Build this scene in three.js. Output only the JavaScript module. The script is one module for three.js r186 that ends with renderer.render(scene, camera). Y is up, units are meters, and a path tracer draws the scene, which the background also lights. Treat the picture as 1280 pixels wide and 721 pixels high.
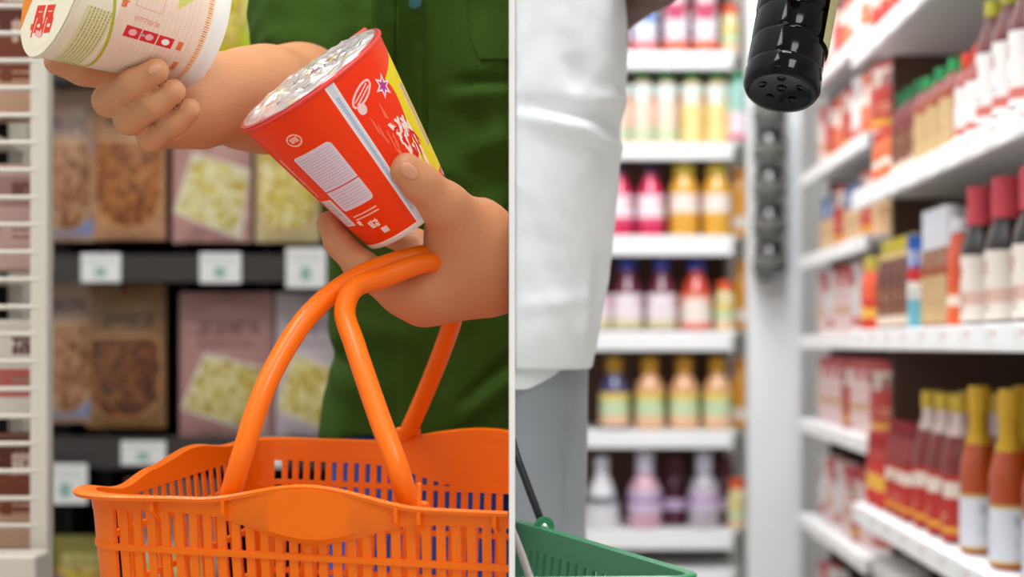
import * as THREE from 'three';
import { RectAreaLightUniformsLib } from 'three/addons/lights/RectAreaLightUniformsLib.js';
import { RoundedBoxGeometry } from 'three/addons/geometries/RoundedBoxGeometry.js';
import { mergeGeometries, toCreasedNormals } from 'three/addons/utils/BufferGeometryUtils.js';
import { ImprovedNoise } from 'three/addons/math/ImprovedNoise.js';

// ------------------------------------------------------------------ camera, light, exposure
const EYE = 1.0, F = 2000, HORIZON = 430;
const scene = new THREE.Scene();
scene.background = new THREE.Color(0x000000);
const camera = new THREE.PerspectiveCamera(2 * Math.atan(360.5 / F) * 180 / Math.PI, 1280 / 721, 0.05, 40);
camera.position.set(0, EYE, 0);
camera.setViewOffset(1280, 721, 0, 360.5 - HORIZON, 1280, 721);
camera.focus = 1.05;
camera.userData.fStop = 5.2;
camera.updateProjectionMatrix();
const renderer = new THREE.WebGLRenderer({ antialias: true });
renderer.toneMapping = THREE.LinearToneMapping;
renderer.toneMappingExposure = 0.6;
renderer.shadowMap.enabled = true;
RectAreaLightUniformsLib.init();

const CEIL = 2.75;
// ceiling light panels: x, depth, width, length, strength
const PANELS = [
  [-0.95, 1.9, 0.5, 1.0, 13, 0xfffaf3], [-0.45, 0.75, 0.5, 0.9, 22, 0xfffaf3], [-0.9, -1.3, 0.6, 1.2, 6, 0xfffaf3], [-1.7, 0.6, 0.5, 1.2, 8, 0xfffaf3],
  [0.36, 1.3, 0.5, 1.2, 28, 0xf7faff], [0.36, 3.0, 0.5, 1.2, 33, 0xf7faff], [0.85, -0.5, 0.6, 1.2, 20, 0xf7faff],
];

// ------------------------------------------------------------------ helpers
const W = (px, py, d) => new THREE.Vector3((px - 640) / F * d, EYE - (py - HORIZON) / F * d, -d);
function rng(seed) { let a = seed >>> 0; return () => { a |= 0; a = a + 0x6D2B79F5 | 0; let t = Math.imul(a ^ a >>> 15, 1 | a); t = t + Math.imul(t ^ t >>> 7, 61 | t) ^ t; return ((t ^ t >>> 14) >>> 0) / 4294967296; }; }
const rnd = rng(77);
const noise = new ImprovedNoise();
const used = {};
function numbered(n) { used[n] = (used[n] || 0) + 1; return used[n] === 1 ? n : n + '_' + String(used[n] - 1).padStart(3, '0'); }
function obj(name, geo, mat, parent) {
  const m = new THREE.Mesh(Array.isArray(geo) ? mergeGeometries(geo.map(g => g.index ? g.toNonIndexed() : g)) : geo, mat);
  m.name = parent ? name : numbered(name); m.castShadow = m.receiveShadow = true; (parent || scene).add(m); return m;
}
function thing(name, label, category, pos, turn = 0, group) {
  const o = new THREE.Group(); o.name = numbered(name); scene.add(o);
  if (pos) o.position.copy(pos); o.rotation.y = turn; o.userData = { label, category };
  if (group) o.userData.group = group; return o;
}
function struct(name, geo, mat) { const m = obj(name, geo, mat); m.userData.kind = 'structure'; return m; }
function box(w, h, d, x = 0, y = 0, z = 0) { const g = new THREE.BoxGeometry(w, h, d); g.translate(x, y, z); return g; }
function rbox(w, h, d, r, x = 0, y = 0, z = 0) { const g = new RoundedBoxGeometry(w, h, d, 2, r); g.translate(x, y, z); return g; }
const M = (color, roughness = 0.5, extra = {}) => new THREE.MeshPhysicalMaterial({ color, roughness, ...extra });
function canvasTex(w, h, fn) {
  const c = document.createElement('canvas'); c.width = w; c.height = h; const g = c.getContext('2d'); fn(g, w, h);
  const t = new THREE.CanvasTexture(c); t.colorSpace = THREE.SRGBColorSpace; t.wrapS = t.wrapT = THREE.RepeatWrapping; t.anisotropy = 4; return t;
}
function dataTex(n, fn, rep) {
  const a = new Uint8Array(n * n * 4);
  for (let y = 0; y < n; y++) for (let x = 0; x < n; x++) { const v = Math.max(0, Math.min(255, fn(x / n, y / n) * 255)); a.set([v, v, v, 255], (y * n + x) * 4); }
  const t = new THREE.DataTexture(a, n, n); t.magFilter = THREE.LinearFilter; t.minFilter = THREE.LinearMipmapLinearFilter; t.generateMipmaps = true;
  t.wrapS = t.wrapT = THREE.RepeatWrapping; t.repeat.set(rep, rep); t.needsUpdate = true; return t;
}
const tileNoise = (u, v, f) => { // periodic noise
  const a = u * 2 * Math.PI, b = v * 2 * Math.PI; return noise.noise(f * Math.cos(a) + 7, f * Math.sin(a) + f * Math.cos(b), f * Math.sin(b) + 3);
};
const weave = dataTex(256, (u, v) => 0.5 + 0.22 * Math.sin(u * 2 * Math.PI * 64) * Math.sin(v * 2 * Math.PI * 64) + 0.3 * tileNoise(u, v, 6), 12);
const mottle = dataTex(256, (u, v) => 0.5 + 0.4 * tileNoise(u, v, 3) + 0.3 * tileNoise(u, v, 11), 6);

// signed distance modelling, meshed with surface nets
const mix = (a, b, t) => a + (b - a) * t, clamp = (x, a = 0, b = 1) => Math.max(a, Math.min(b, x));
const smin = (a, b, k) => { const h = Math.max(k - Math.abs(a - b), 0) / k; return Math.min(a, b) - h * h * k * 0.25; };
function cone(x, y, z, A, B) { // A, B: [Vector3, radius]
  const a = A[0], b = B[0], bx = b.x - a.x, by = b.y - a.y, bz = b.z - a.z, px = x - a.x, py = y - a.y, pz = z - a.z;
  const t = clamp((px * bx + py * by + pz * bz) / (bx * bx + by * by + bz * bz + 1e-12));
  return Math.hypot(px - bx * t, py - by * t, pz - bz * t) - mix(A[1], B[1], t);
}
const chain = (x, y, z, js, k) => { let d = 1e9; for (let i = 0; i + 1 < js.length; i++) { const c = cone(x, y, z, js[i], js[i + 1]); d = k ? smin(d, c, k) : Math.min(d, c); } return d; };
function meshSDF(f, lo, hi, cell) {
  const n = [0, 1, 2].map(i => Math.ceil((hi[i] - lo[i]) / cell) + 1), [nx, ny, nz] = n, V = new Float32Array(nx * ny * nz);
  const id = (i, j, k) => (k * ny + j) * nx + i;
  for (let k = 0; k < nz; k++) for (let j = 0; j < ny; j++) for (let i = 0; i < nx; i++) V[id(i, j, k)] = f(lo[0] + i * cell, lo[1] + j * cell, lo[2] + k * cell);
  const map = new Int32Array(nx * ny * nz).fill(-1), P = [], I = [];
  const E = [[0, 1], [2, 3], [4, 5], [6, 7], [0, 2], [1, 3], [4, 6], [5, 7], [0, 4], [1, 5], [2, 6], [3, 7]];
  for (let k = 0; k < nz - 1; k++) for (let j = 0; j < ny - 1; j++) for (let i = 0; i < nx - 1; i++) {
    const c = []; let m = 0;
    for (let q = 0; q < 8; q++) { c[q] = V[id(i + (q & 1), j + (q >> 1 & 1), k + (q >> 2))]; if (c[q] < 0) m |= 1 << q; }
    if (m === 0 || m === 255) continue;
    let sx = 0, sy = 0, sz = 0, s = 0;
    for (const [a, b] of E) if ((m >> a & 1) !== (m >> b & 1)) {
      const t = c[a] / (c[a] - c[b]); s++;
      sx += mix(a & 1, b & 1, t); sy += mix(a >> 1 & 1, b >> 1 & 1, t); sz += mix(a >> 2, b >> 2, t);
    }
    map[id(i, j, k)] = P.length / 3; P.push(lo[0] + (i + sx / s) * cell, lo[1] + (j + sy / s) * cell, lo[2] + (k + sz / s) * cell);
  }
  const quad = (a, b, c, d, flip) => { if (a < 0 || b < 0 || c < 0 || d < 0) return; flip ? I.push(a, c, b, a, d, c) : I.push(a, b, c, a, c, d); };
  for (let k = 1; k < nz - 1; k++) for (let j = 1; j < ny - 1; j++) for (let i = 1; i < nx - 1; i++) {
    const v = V[id(i, j, k)] < 0;
    if (v !== V[id(i + 1, j, k)] < 0) quad(map[id(i, j - 1, k - 1)], map[id(i, j, k - 1)], map[id(i, j, k)], map[id(i, j - 1, k)], !v);
    if (v !== V[id(i, j + 1, k)] < 0) quad(map[id(i - 1, j, k - 1)], map[id(i - 1, j, k)], map[id(i, j, k)], map[id(i, j, k - 1)], !v);
    if (v !== V[id(i, j, k + 1)] < 0) quad(map[id(i - 1, j - 1, k)], map[id(i, j - 1, k)], map[id(i, j, k)], map[id(i - 1, j, k)], !v);
  }
  const g = new THREE.BufferGeometry(); g.setAttribute('position', new THREE.Float32BufferAttribute(P, 3)); g.setIndex(I); g.computeVertexNormals();
  const uv = new Float32Array(P.length / 3 * 2); for (let q = 0; q < P.length / 3; q++) { uv[2 * q] = P[3 * q] + P[3 * q + 2] * 0.7; uv[2 * q + 1] = P[3 * q + 1]; }
  g.setAttribute('uv', new THREE.BufferAttribute(uv, 2)); return g;
}
// swept closed profile along points; frames(i) gives position of profile point j
function loftRings(rings, closedEnds = true, crease = 0.6) {
  const P = [], I = [], m = rings[0].length;
  rings.forEach(r => r.forEach(p => P.push(p.x, p.y, p.z)));
  for (let i = 0; i + 1 < rings.length; i++) for (let j = 0; j < m; j++) {
    const a = i * m + j, b = i * m + (j + 1) % m, c = a + m, d = b + m; I.push(a, b, d, a, d, c);
  }
  if (closedEnds) for (const [o, s] of [[0, 1], [(rings.length - 1) * m, 0]]) for (let j = 1; j + 1 < m; j++) s ? I.push(o, o + j + 1, o + j) : I.push(o, o + j, o + j + 1);
  const g = new THREE.BufferGeometry(); g.setAttribute('position', new THREE.Float32BufferAttribute(P, 3));
  g.setAttribute('uv', new THREE.Float32BufferAttribute(new Float32Array(P.length / 3 * 2), 2)); g.setIndex(I);
  return toCreasedNormals(g, crease);
}
function sweepTube(pts, n, prof, tension = 0.5, clampX) {
  const cv = new THREE.CatmullRomCurve3(pts, false, 'centripetal', tension), fr = cv.computeFrenetFrames(n, false), rings = [];
  for (let i = 0; i <= n; i++) { const p = cv.getPointAt(i / n); rings.push(prof.map(([a, b]) => { const q = p.clone().addScaledVector(fr.normals[i], a).addScaledVector(fr.binormals[i], b); if (clampX) q.x = clampX(q.x); return q; })); }
  const m = prof.length, P = [], I = []; rings.forEach(r => r.forEach(q => P.push(q.x, q.y, q.z)));
  for (let i = 0; i < n; i++) for (let j = 0; j < m; j++) { const A = i * m + j, B = i * m + (j + 1) % m; I.push(A, B, B + m, A, B + m, A + m); }
  for (const o of [0, n * m]) for (let j = 1; j + 1 < m; j++) o ? I.push(o, o + j, o + j + 1) : I.push(0, j + 1, j);
  const g = new THREE.BufferGeometry(); g.setAttribute('position', new THREE.Float32BufferAttribute(P, 3)); g.setAttribute('uv', new THREE.Float32BufferAttribute(new Float32Array(P.length / 3 * 2), 2)); g.setIndex(I); g.computeVertexNormals(); return g;
}
const circle = (r, n = 12, sy = 1) => Array.from({ length: n }, (_, i) => [r * Math.cos(i / n * 2 * Math.PI), r * sy * Math.sin(i / n * 2 * Math.PI)]);

// ------------------------------------------------------------------ structure: shop shell and the partition between the two aisles
const WALLX = 0.00158, WALL_D0 = 0.905, BACK_D = 5.0;
const mWall = M(0xe9e8e4, 0.85), mFloor = M(0xb9b4ab, 0.4, { bumpMap: mottle, bumpScale: 0.0005 }), mCeil = M(0xf0efec, 0.9);
struct('floor', box(6.2, 0.1, 8.2, 0, -0.05, -1.4), mFloor);
struct('ceiling', box(6.2, 0.1, 8.2, 0, CEIL + 0.05, -1.4), mCeil);
struct('wall_left', box(0.1, CEIL, 8, -3.0, CEIL / 2, -1.4), mWall);
struct('wall_right', box(0.1, CEIL, 8, 3.0, CEIL / 2, -1.4), mWall);
struct('wall_back', box(6.1, CEIL, 0.1, 0, CEIL / 2, -BACK_D - 0.05), mWall);
struct('wall_front', box(6.1, CEIL, 0.1, 0, CEIL / 2, 2.45), mWall);
struct('wall_middle', box(WALLX * 2, CEIL, BACK_D - WALL_D0, 0, CEIL / 2, -(BACK_D + WALL_D0) / 2), M(0xf6f6f4, 0.8));
const OVER = ['above the hanging snack pouches', 'above the person in green', 'behind the person in green', 'above the white wire rack', 'above the person in white', 'above the far gondola packets', 'above the aisle mouth by the sauce bottles'];
PANELS.forEach(([x, d, w, l, s, tint], i) => {
  const t = thing('ceiling_light', 'white flat light panel in the ceiling ' + OVER[i], 'light', new THREE.Vector3(x, CEIL, -d), 0, 'ceiling light panels');
  obj('frame', [box(w + 0.06, 0.03, 0.03, 0, -0.015, l / 2 + 0.015), box(w + 0.06, 0.03, 0.03, 0, -0.015, -l / 2 - 0.015), box(0.03, 0.03, l, w / 2 + 0.015, -0.015, 0), box(0.03, 0.03, l, -w / 2 - 0.015, -0.015, 0)], M(0xdddddd, 0.5), t);
  obj('diffuser', box(w, 0.02, l, 0, -0.012, 0), M(0xffffff, 0.6, { emissive: 0xffffff, emissiveIntensity: 2 }), t);
  const L = new THREE.RectAreaLight(tint, s, w, l); L.position.set(0, -0.026, 0); L.rotation.x = -Math.PI / 2; L.castShadow = true; t.add(L);
});

// ------------------------------------------------------------------ baskets
class WallPath { // rounded polyline seen from above; inward taper below the rim
  constructor(pts, r, toWorld, taper, side, clampX) {
    const P = []; const v = pts.map(p => new THREE.Vector2(...p));
    for (let i = 0; i < v.length; i++) {
      if (i === 0 || i === v.length - 1) { P.push(v[i].clone()); continue; }
      const a = v[i - 1].clone().sub(v[i]).normalize(), b = v[i + 1].clone().sub(v[i]).normalize();
      const p0 = v[i].clone().addScaledVector(a, r), p2 = v[i].clone().addScaledVector(b, r);
      for (let q = 0; q <= 12; q++) { const t = q / 12; P.push(p0.clone().multiplyScalar((1 - t) * (1 - t)).addScaledVector(v[i], 2 * t * (1 - t)).addScaledVector(p2, t * t)); }
    }
    this.P = P; this.S = [0]; for (let i = 1; i < P.length; i++) this.S.push(this.S[i - 1] + P[i].distanceTo(P[i - 1]));
    this.L = this.S[this.S.length - 1]; this.w = toWorld; this.taper = taper; this.side = side; this.clampX = clampX || (x => x);
  }
  uv(s) { s = clamp(s, 0, this.L); let i = 1; while (i < this.S.length - 1 && this.S[i] < s) i++; return this.P[i - 1].clone().lerp(this.P[i], (s - this.S[i - 1]) / (this.S[i] - this.S[i - 1])); }
  nrm(s) { const e = 0.004, a = this.uv(s - e), b = this.uv(s + e), t = b.sub(a).normalize(); return new THREE.Vector2(-t.y, t.x).multiplyScalar(this.side); }
  pt(s, h, off) { const p = this.uv(s), n = this.nrm(s); p.addScaledVector(n, off + this.taper * Math.min(0, h)); const q = this.w(p.x, p.y, h); q.x = this.clampX(q.x); return q; }
  sweep(s0, s1, n, prof) { const R = []; for (let i = 0; i <= n; i++) { const s = mix(s0, s1, i / n); R.push(prof(s).map(([h, o]) => this.pt(s, h, o))); } return loftRings(R, true, 0.7); }
  bar(s, w, h0, h1, t) { // one upright bar
    const R = [h0, h1].map(h => [[-w / 2, t], [w / 2, t], [w / 2, -t], [-w / 2, -t]].map(([ds, o]) => this.pt(s + ds, h, o)));
    return loftRings(R, true, 0.5);
  }
}
const bumpf = (x, c, w) => { const t = Math.abs(x - c) / w; return t < 1 ? 0.5 + 0.5 * Math.cos(Math.PI * t) : 0; };
{ // orange basket
  const t = thing('shopping_basket', 'orange plastic shopping basket with slotted sides hung from a hand by two handles', 'basket');
  const O = new THREE.Vector3(-0.2725, EYE - 0.0925, -1.0), U = new THREE.Vector3(0.972, -0.02, 0.235), V = new THREE.Vector3(0.235, 0.06, -0.970);
  const w = (u, v, h) => O.clone().addScaledVector(U, u).addScaledVector(V, v).add(new THREE.Vector3(0, h, 0));
  const path = new WallPath([[0.279, 0], [0, 0], [0, 0.29], [0.209, 0.29]], 0.034, w, 0.10, 1, x => Math.min(x, -0.0019));
  // side sign: outward normal at the front must point to -v
  if (path.nrm(0.1).y > 0) path.side = -1;
  const L = path.L, sHumpF = 0.278 - 0.155, sHumpB = L - 0.02, endMid = 0.278 + 0.145 - 0.02;
  const top = s => 0.0105 * bumpf(s, sHumpF, 0.075) + 0.0125 * bumpf(s, sHumpB, 0.10) - 0.006 * bumpf(s, endMid - 0.075, 0.045) + 0.007 * bumpf(s, endMid + 0.035, 0.07);
  const low = s => { const back = s > 0.278 + 0.25; const isF = s < 0.262; return (isF ? -0.0095 : back ? -0.0165 : -0.012) - 0.0155 * bumpf(s, sHumpF, 0.075) - 0.017 * bumpf(s, sHumpB, 0.10); };
  const mO = M(0xff7600, 0.36, { specularIntensity: 0.7, clearcoat: 0.08, clearcoatRoughness: 0.2 });
  obj('rim', path.sweep(0, L, 150, s => { const T = top(s), fl = 0.0062 + 0.008 * bumpf(s, 0.262, 0.06); return [[T, -0.0015], [T + 0.0012, fl - 0.002], [T, fl], [T - 0.0022, fl - 0.0006], [T - 0.0028, 0.0022], [low(s), 0.0018], [low(s), -0.0015]]; }), mO, t);
  obj('rim_edge', path.sweep(sHumpF - 0.085, sHumpF + 0.085, 40, s => { const b = Math.max(0, bumpf(s, sHumpF, 0.086)), T = top(s) - 0.0008, lo = low(s) - 0.0003; const o = 0.0012 + 0.0052 * b; return [[T, 0.0018], [T - 0.001, o], [lo + 0.004, o], [lo, 0.0018]]; }), mO, t).name = 'grip_plate';
  for (const hr of [-0.0335, -0.068, -0.102, -0.136, -0.17]) obj('rail', path.sweep(0, L, 110, () => [[hr + 0.0019, -0.0016], [hr + 0.0019, 0.0024], [hr - 0.0019, 0.0024], [hr - 0.0019, -0.0016]]), mO, t);
  for (let s = 0.005; s < L - 0.003; s += s > 0.29 && s < L - 0.23 ? 0.0132 : 0.0093) {
    const end = s > 0.29 && s < L - 0.23;
    if (Math.abs(s - (0.278 - 0.004)) < 0.017 || Math.abs(s - (L - 0.208 - 0.005)) < 0.022) continue;
    obj('bar', path.bar(s, end ? 0.0048 : 0.0051, -0.006, -0.2, end ? 0.0007 : 0.0012), mO, t);
  }
  for (const s of [0.278 - 0.004, L - 0.208 - 0.005]) obj('corner_panel', path.sweep(s - 0.02, s + 0.02, 14, () => [[-0.008, -0.0014], [-0.008, 0.0014], [-0.2, 0.0014], [-0.2, -0.0014]]), mO, t);
  for (const s of [0.008, 0.054, 0.068, 0.178, 0.225]) obj('rib', path.sweep(s - 0.0011, s + 0.0011, 1, () => [[top(s) - 0.002, 0.001], [top(s) - 0.002, 0.0065], [-0.0085, 0.0065], [-0.0135, 0.001]]), mO, t);
  const bs = []; for (let i = 0; i <= 60; i++) bs.push(path.pt(i / 60 * L, -0.199, 0));
  { const c = new THREE.Vector3(); bs.forEach(p => c.add(p)); c.multiplyScalar(1 / bs.length); const Pp = [], Ii = []; [...bs, c].forEach(p => Pp.push(p.x, p.y, p.z)); for (let i = 0; i < 60; i++) Ii.push(i, i + 1, 61); Ii.push(60, 0, 61); const g = new THREE.BufferGeometry(); g.setAttribute('position', new THREE.Float32BufferAttribute(Pp, 3)); g.setAttribute('uv', new THREE.Float32BufferAttribute(new Float32Array(124), 2)); g.setIndex(Ii); g.computeVertexNormals(); obj('base', g, mO, t); }
  // handles: grooved section
  const prof = circle(0.0069, 20);
  const cx = x => Math.min(x, -0.0019);
  obj('handle', sweepTube([W(285, 630, 0.992), W(301, 575, 0.985), W(325, 500, 0.995), W(350, 447, 1.01), W(385, 395, 1.03), W(430, 356, 1.055), W(485, 330, 1.075), W(535, 319, 1.085), W(566, 335, 1.11), W(568, 390, 1.16), W(552, 440, 1.19), W(530, 495, 1.225), W(510, 540, 1.25)], 150, prof, 0.5, cx), mO, t);
  obj('handle', sweepTube([W(514, 638, 0.970), W(497, 585, 0.967), W(470, 510, 0.985), W(443, 430, 1.01), W(431, 388, 1.03), W(443, 360, 1.045), W(480, 347, 1.06), W(535, 328, 1.075), W(575, 335, 1.10), W(645, 365, 1.16)], 130, prof, 0.5, cx), mO, t);
  for (const [px, py, d] of [[288, 632, 0.992], [516, 638, 0.970], [510, 543, 1.252]]) {
    const p = W(px, py, d); obj('hinge', [rbox(0.020, 0.012, 0.008, 0.003, p.x, p.y, p.z), new THREE.CylinderGeometry(0.0058, 0.0058, 0.014, 14).rotateX(Math.PI / 2).translate(p.x, p.y + 0.003, p.z)].map(g => { g = g.index ? g.toNonIndexed() : g; return g; }), mO, t);
  }
  obj('stop_tab', rbox(0.0025, 0.018, 0.006, 0.001, ...W(524, 622, 0.95).toArray()).clone(), mO, t);
}
{ // green basket
  const t = thing('shopping_basket', 'green plastic shopping basket with thin black wire handle beside grey trousers', 'basket');
  const Y0 = EYE - 0.135;
  const path = new WallPath([[0.0020, 1.215], [0.108, 0.925], [0.0020, 0.918]], 0.02, (x, d, h) => new THREE.Vector3(x, Y0 + h, -d), 0.10, 1, x => Math.max(x, 0.0019));
  if (path.nrm(0.1).x < 0) path.side = -1;
  const mG = M(0x007a47, 0.35, { clearcoat: 0.2, clearcoatRoughness: 0.3 }), L = path.L;
  obj('rim', path.sweep(0, L, 80, () => [[0.001, -0.0015], [0.0018, 0.004], [0.0008, 0.0055], [-0.0015, 0.005], [-0.002, 0.0016], [-0.0155, 0.0016], [-0.0155, -0.0015]]), mG, t);
  for (const hr of [-0.062, -0.10, -0.14, -0.18]) obj('rail', path.sweep(0, L, 60, () => [[hr + 0.003, -0.0015], [hr + 0.003, 0.002], [hr - 0.003, 0.002], [hr - 0.003, -0.0015]]), mG, t);
  for (let s = 0.004; s < L - 0.003; s += 0.0150) obj('bar', path.bar(s, 0.0085, -0.012, -0.2, 0.0013), mG, t);
  const lug = W(680, 659, 1.178);
  const lg = new THREE.CylinderGeometry(0.0078, 0.0078, 0.004, 22).rotateX(Math.PI / 2).rotateY(0.55).translate(lug.x, lug.y, lug.z);
  obj('hinge', [lg, rbox(0.017, 0.011, 0.004, 0.0015).rotateY(0.55).translate(lug.x, lug.y - 0.007, lug.z)], mG, t);
  obj('rivet', new THREE.SphereGeometry(0.0034, 14, 10).scale(1, 1, 0.6).translate(lug.x, lug.y, lug.z + 0.0025), M(0xd0d0d0, 0.25, { metalness: 1 }), t);
  const mK = M(0x101214, 0.35), cx = x => Math.max(x, 0.0019);
  obj('handle', sweepTube([W(679, 657, 1.185), W(671, 637, 1.185), W(657, 600, 1.19), W(645, 567, 1.195), W(640, 548, 1.2)], 24, circle(0.0030, 10), 0.5, cx), mK, t);
  obj('handle', sweepTube([W(641, 664, 1.02), W(652, 692, 0.985), W(661, 718, 0.955), W(668, 738, 0.93)], 20, circle(0.0026, 10), 0.5, cx), M(0x8c847e, 0.35, { metalness: 0.5 }), t);
  const b = [[0.003, 1.19], [0.09, 0.94], [0.003, 0.935]]; const sh = new THREE.Shape(b.map(([x, d]) => new THREE.Vector2(x, d)));
  obj('base', new THREE.ExtrudeGeometry(sh, { depth: 0.003, bevelEnabled: false }).rotateX(-Math.PI / 2).translate(0, Y0 - 0.2, 0), mG, t);
}

// ------------------------------------------------------------------ noodle cups
function orient(o, base, lid, spin = 0) {
  const y = lid.clone().sub(base).normalize(), c = new THREE.Vector3(0, EYE, 0).sub(base), z = c.addScaledVector(y, -c.dot(y)).normalize(), x = y.clone().cross(z);
  o.quaternion.setFromRotationMatrix(new THREE.Matrix4().makeBasis(x, y, z)); o.rotateY(spin); o.position.copy(base);
}
function scribble(g, x, y, w, h, n, color, lw, r, jag = 1) { // loose pen strokes that read as small print
  g.strokeStyle = color; g.lineWidth = lw; g.lineCap = 'round';
  for (let i = 0; i < n; i++) { g.beginPath(); let px = x + r() * w, py = y + r() * h; g.moveTo(px, py); for (let k = 0; k < 3; k++) { px += (r() - 0.5) * w * 0.3 * jag; py += (r() - 0.5) * h * 0.5 * jag; g.lineTo(clamp(px, x, x + w), clamp(py, y, y + h)); } g.stroke(); }
}
function textRows(g, x, y, w, h, rows, color, lw, r) { // rows of tiny dashes
  g.strokeStyle = color; g.lineWidth = lw;
  for (let i = 0; i < rows; i++) { const yy = y + (i + 0.5) * h / rows; let xx = x; while (xx < x + w) { const l = 3 + r() * 9; g.beginPath(); g.moveTo(xx, yy); g.lineTo(Math.min(xx + l, x + w), yy); g.stroke(); xx += l + 3 + r() * 3; } }
}
function glyphs(g, x, y, size, n, color, lw, r, vertical) { // blocky syllable-like characters
  g.strokeStyle = color; g.lineWidth = lw; g.lineCap = 'square';
  for (let i = 0; i < n; i++) {
    const ox = vertical ? x : x + i * size * 1.1, oy = vertical ? y + i * size * 1.1 : y, s = size;
    g.beginPath(); g.moveTo(ox, oy + s * 0.15); g.lineTo(ox + s * 0.5, oy + s * 0.15); g.lineTo(ox + s * 0.5, oy + s * 0.45);
    if (r() > 0.4) { g.moveTo(ox, oy + s * 0.3); g.lineTo(ox, oy + s * 0.5); g.lineTo(ox + s * 0.45, oy + s * 0.5); }
    g.moveTo(ox + s * 0.78, oy); g.lineTo(ox + s * 0.78, oy + s * 0.6); if (r() > 0.5) { g.moveTo(ox + s * 0.78, oy + s * 0.28); g.lineTo(ox + s, oy + s * 0.28); }
    g.moveTo(ox + s * 0.1, oy + s * 0.72); g.lineTo(ox + s * 0.8, oy + s * 0.72); g.lineTo(ox + s * 0.8, oy + s * 0.98); if (r() > 0.4) { g.moveTo(ox + s * 0.1, oy + s * 0.72); g.lineTo(ox + s * 0.1, oy + s * 0.98); g.lineTo(ox + s * 0.8, oy + s * 0.98); }
    g.stroke();
  }
}
function noodleCup(t, rTop, rBase, H, side, lidMat, rimMat, baseMat, baseH, crinkle) {
  const wall = new THREE.LatheGeometry([[rBase, baseH], [mix(rBase, rTop, 0.5), mix(baseH, H - 0.002, 0.5)], [rTop * 0.99, H - 0.002]].map(p => new THREE.Vector2(...p)), 72, Math.PI);
  obj('cup_wall', wall, side, t);
  const T = new THREE.TorusGeometry(rTop * 0.99, 0.0015, 10, 72).rotateX(Math.PI / 2).translate(0, H - 0.002, 0); obj('rim', T, rimMat, t);
  obj('base', new THREE.LatheGeometry([[0.0001, 0.003], [rBase * 0.9, 0.003], [rBase * 0.92, 0], [rBase * 0.985, 0], [rBase * 0.995, baseH], [rBase * 0.98, baseH + 0.0003]].map(p => new THREE.Vector2(...p)), 60), baseMat, t);
  const N = 40, P = [], UV = [], I = [], r = rng(5);
  for (let i = 0; i <= N; i++) for (let j = 0; j < 60; j++) {
    const q = i / N * rTop, a = j / 60 * 2 * Math.PI, x = q * Math.sin(a), z = q * Math.cos(a); const e = Math.min(1, (1 - i / N) * 8);
    const y = H - 0.0002 + crinkle * e * (Math.abs(noise.noise(x * 60, z * 60, 1.7)) + 0.6 * Math.abs(noise.noise(x * 130 + 3, z * 130, 4.2)));
    P.push(x, y, z); UV.push(0.5 + x / rTop * 0.5, 0.5 - z / rTop * 0.5);
  }
  for (let i = 0; i < N; i++) for (let j = 0; j < 60; j++) { const a = i * 60 + j, b = i * 60 + (j + 1) % 60; I.push(a, a + 60, b + 60, a, b + 60, b); }
  const g = new THREE.BufferGeometry(); g.setAttribute('position', new THREE.Float32BufferAttribute(P, 3)); g.setAttribute('uv', new THREE.Float32BufferAttribute(UV, 2)); g.setIndex(I); g.computeVertexNormals();
  obj('lid', g, lidMat, t);
}
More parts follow.
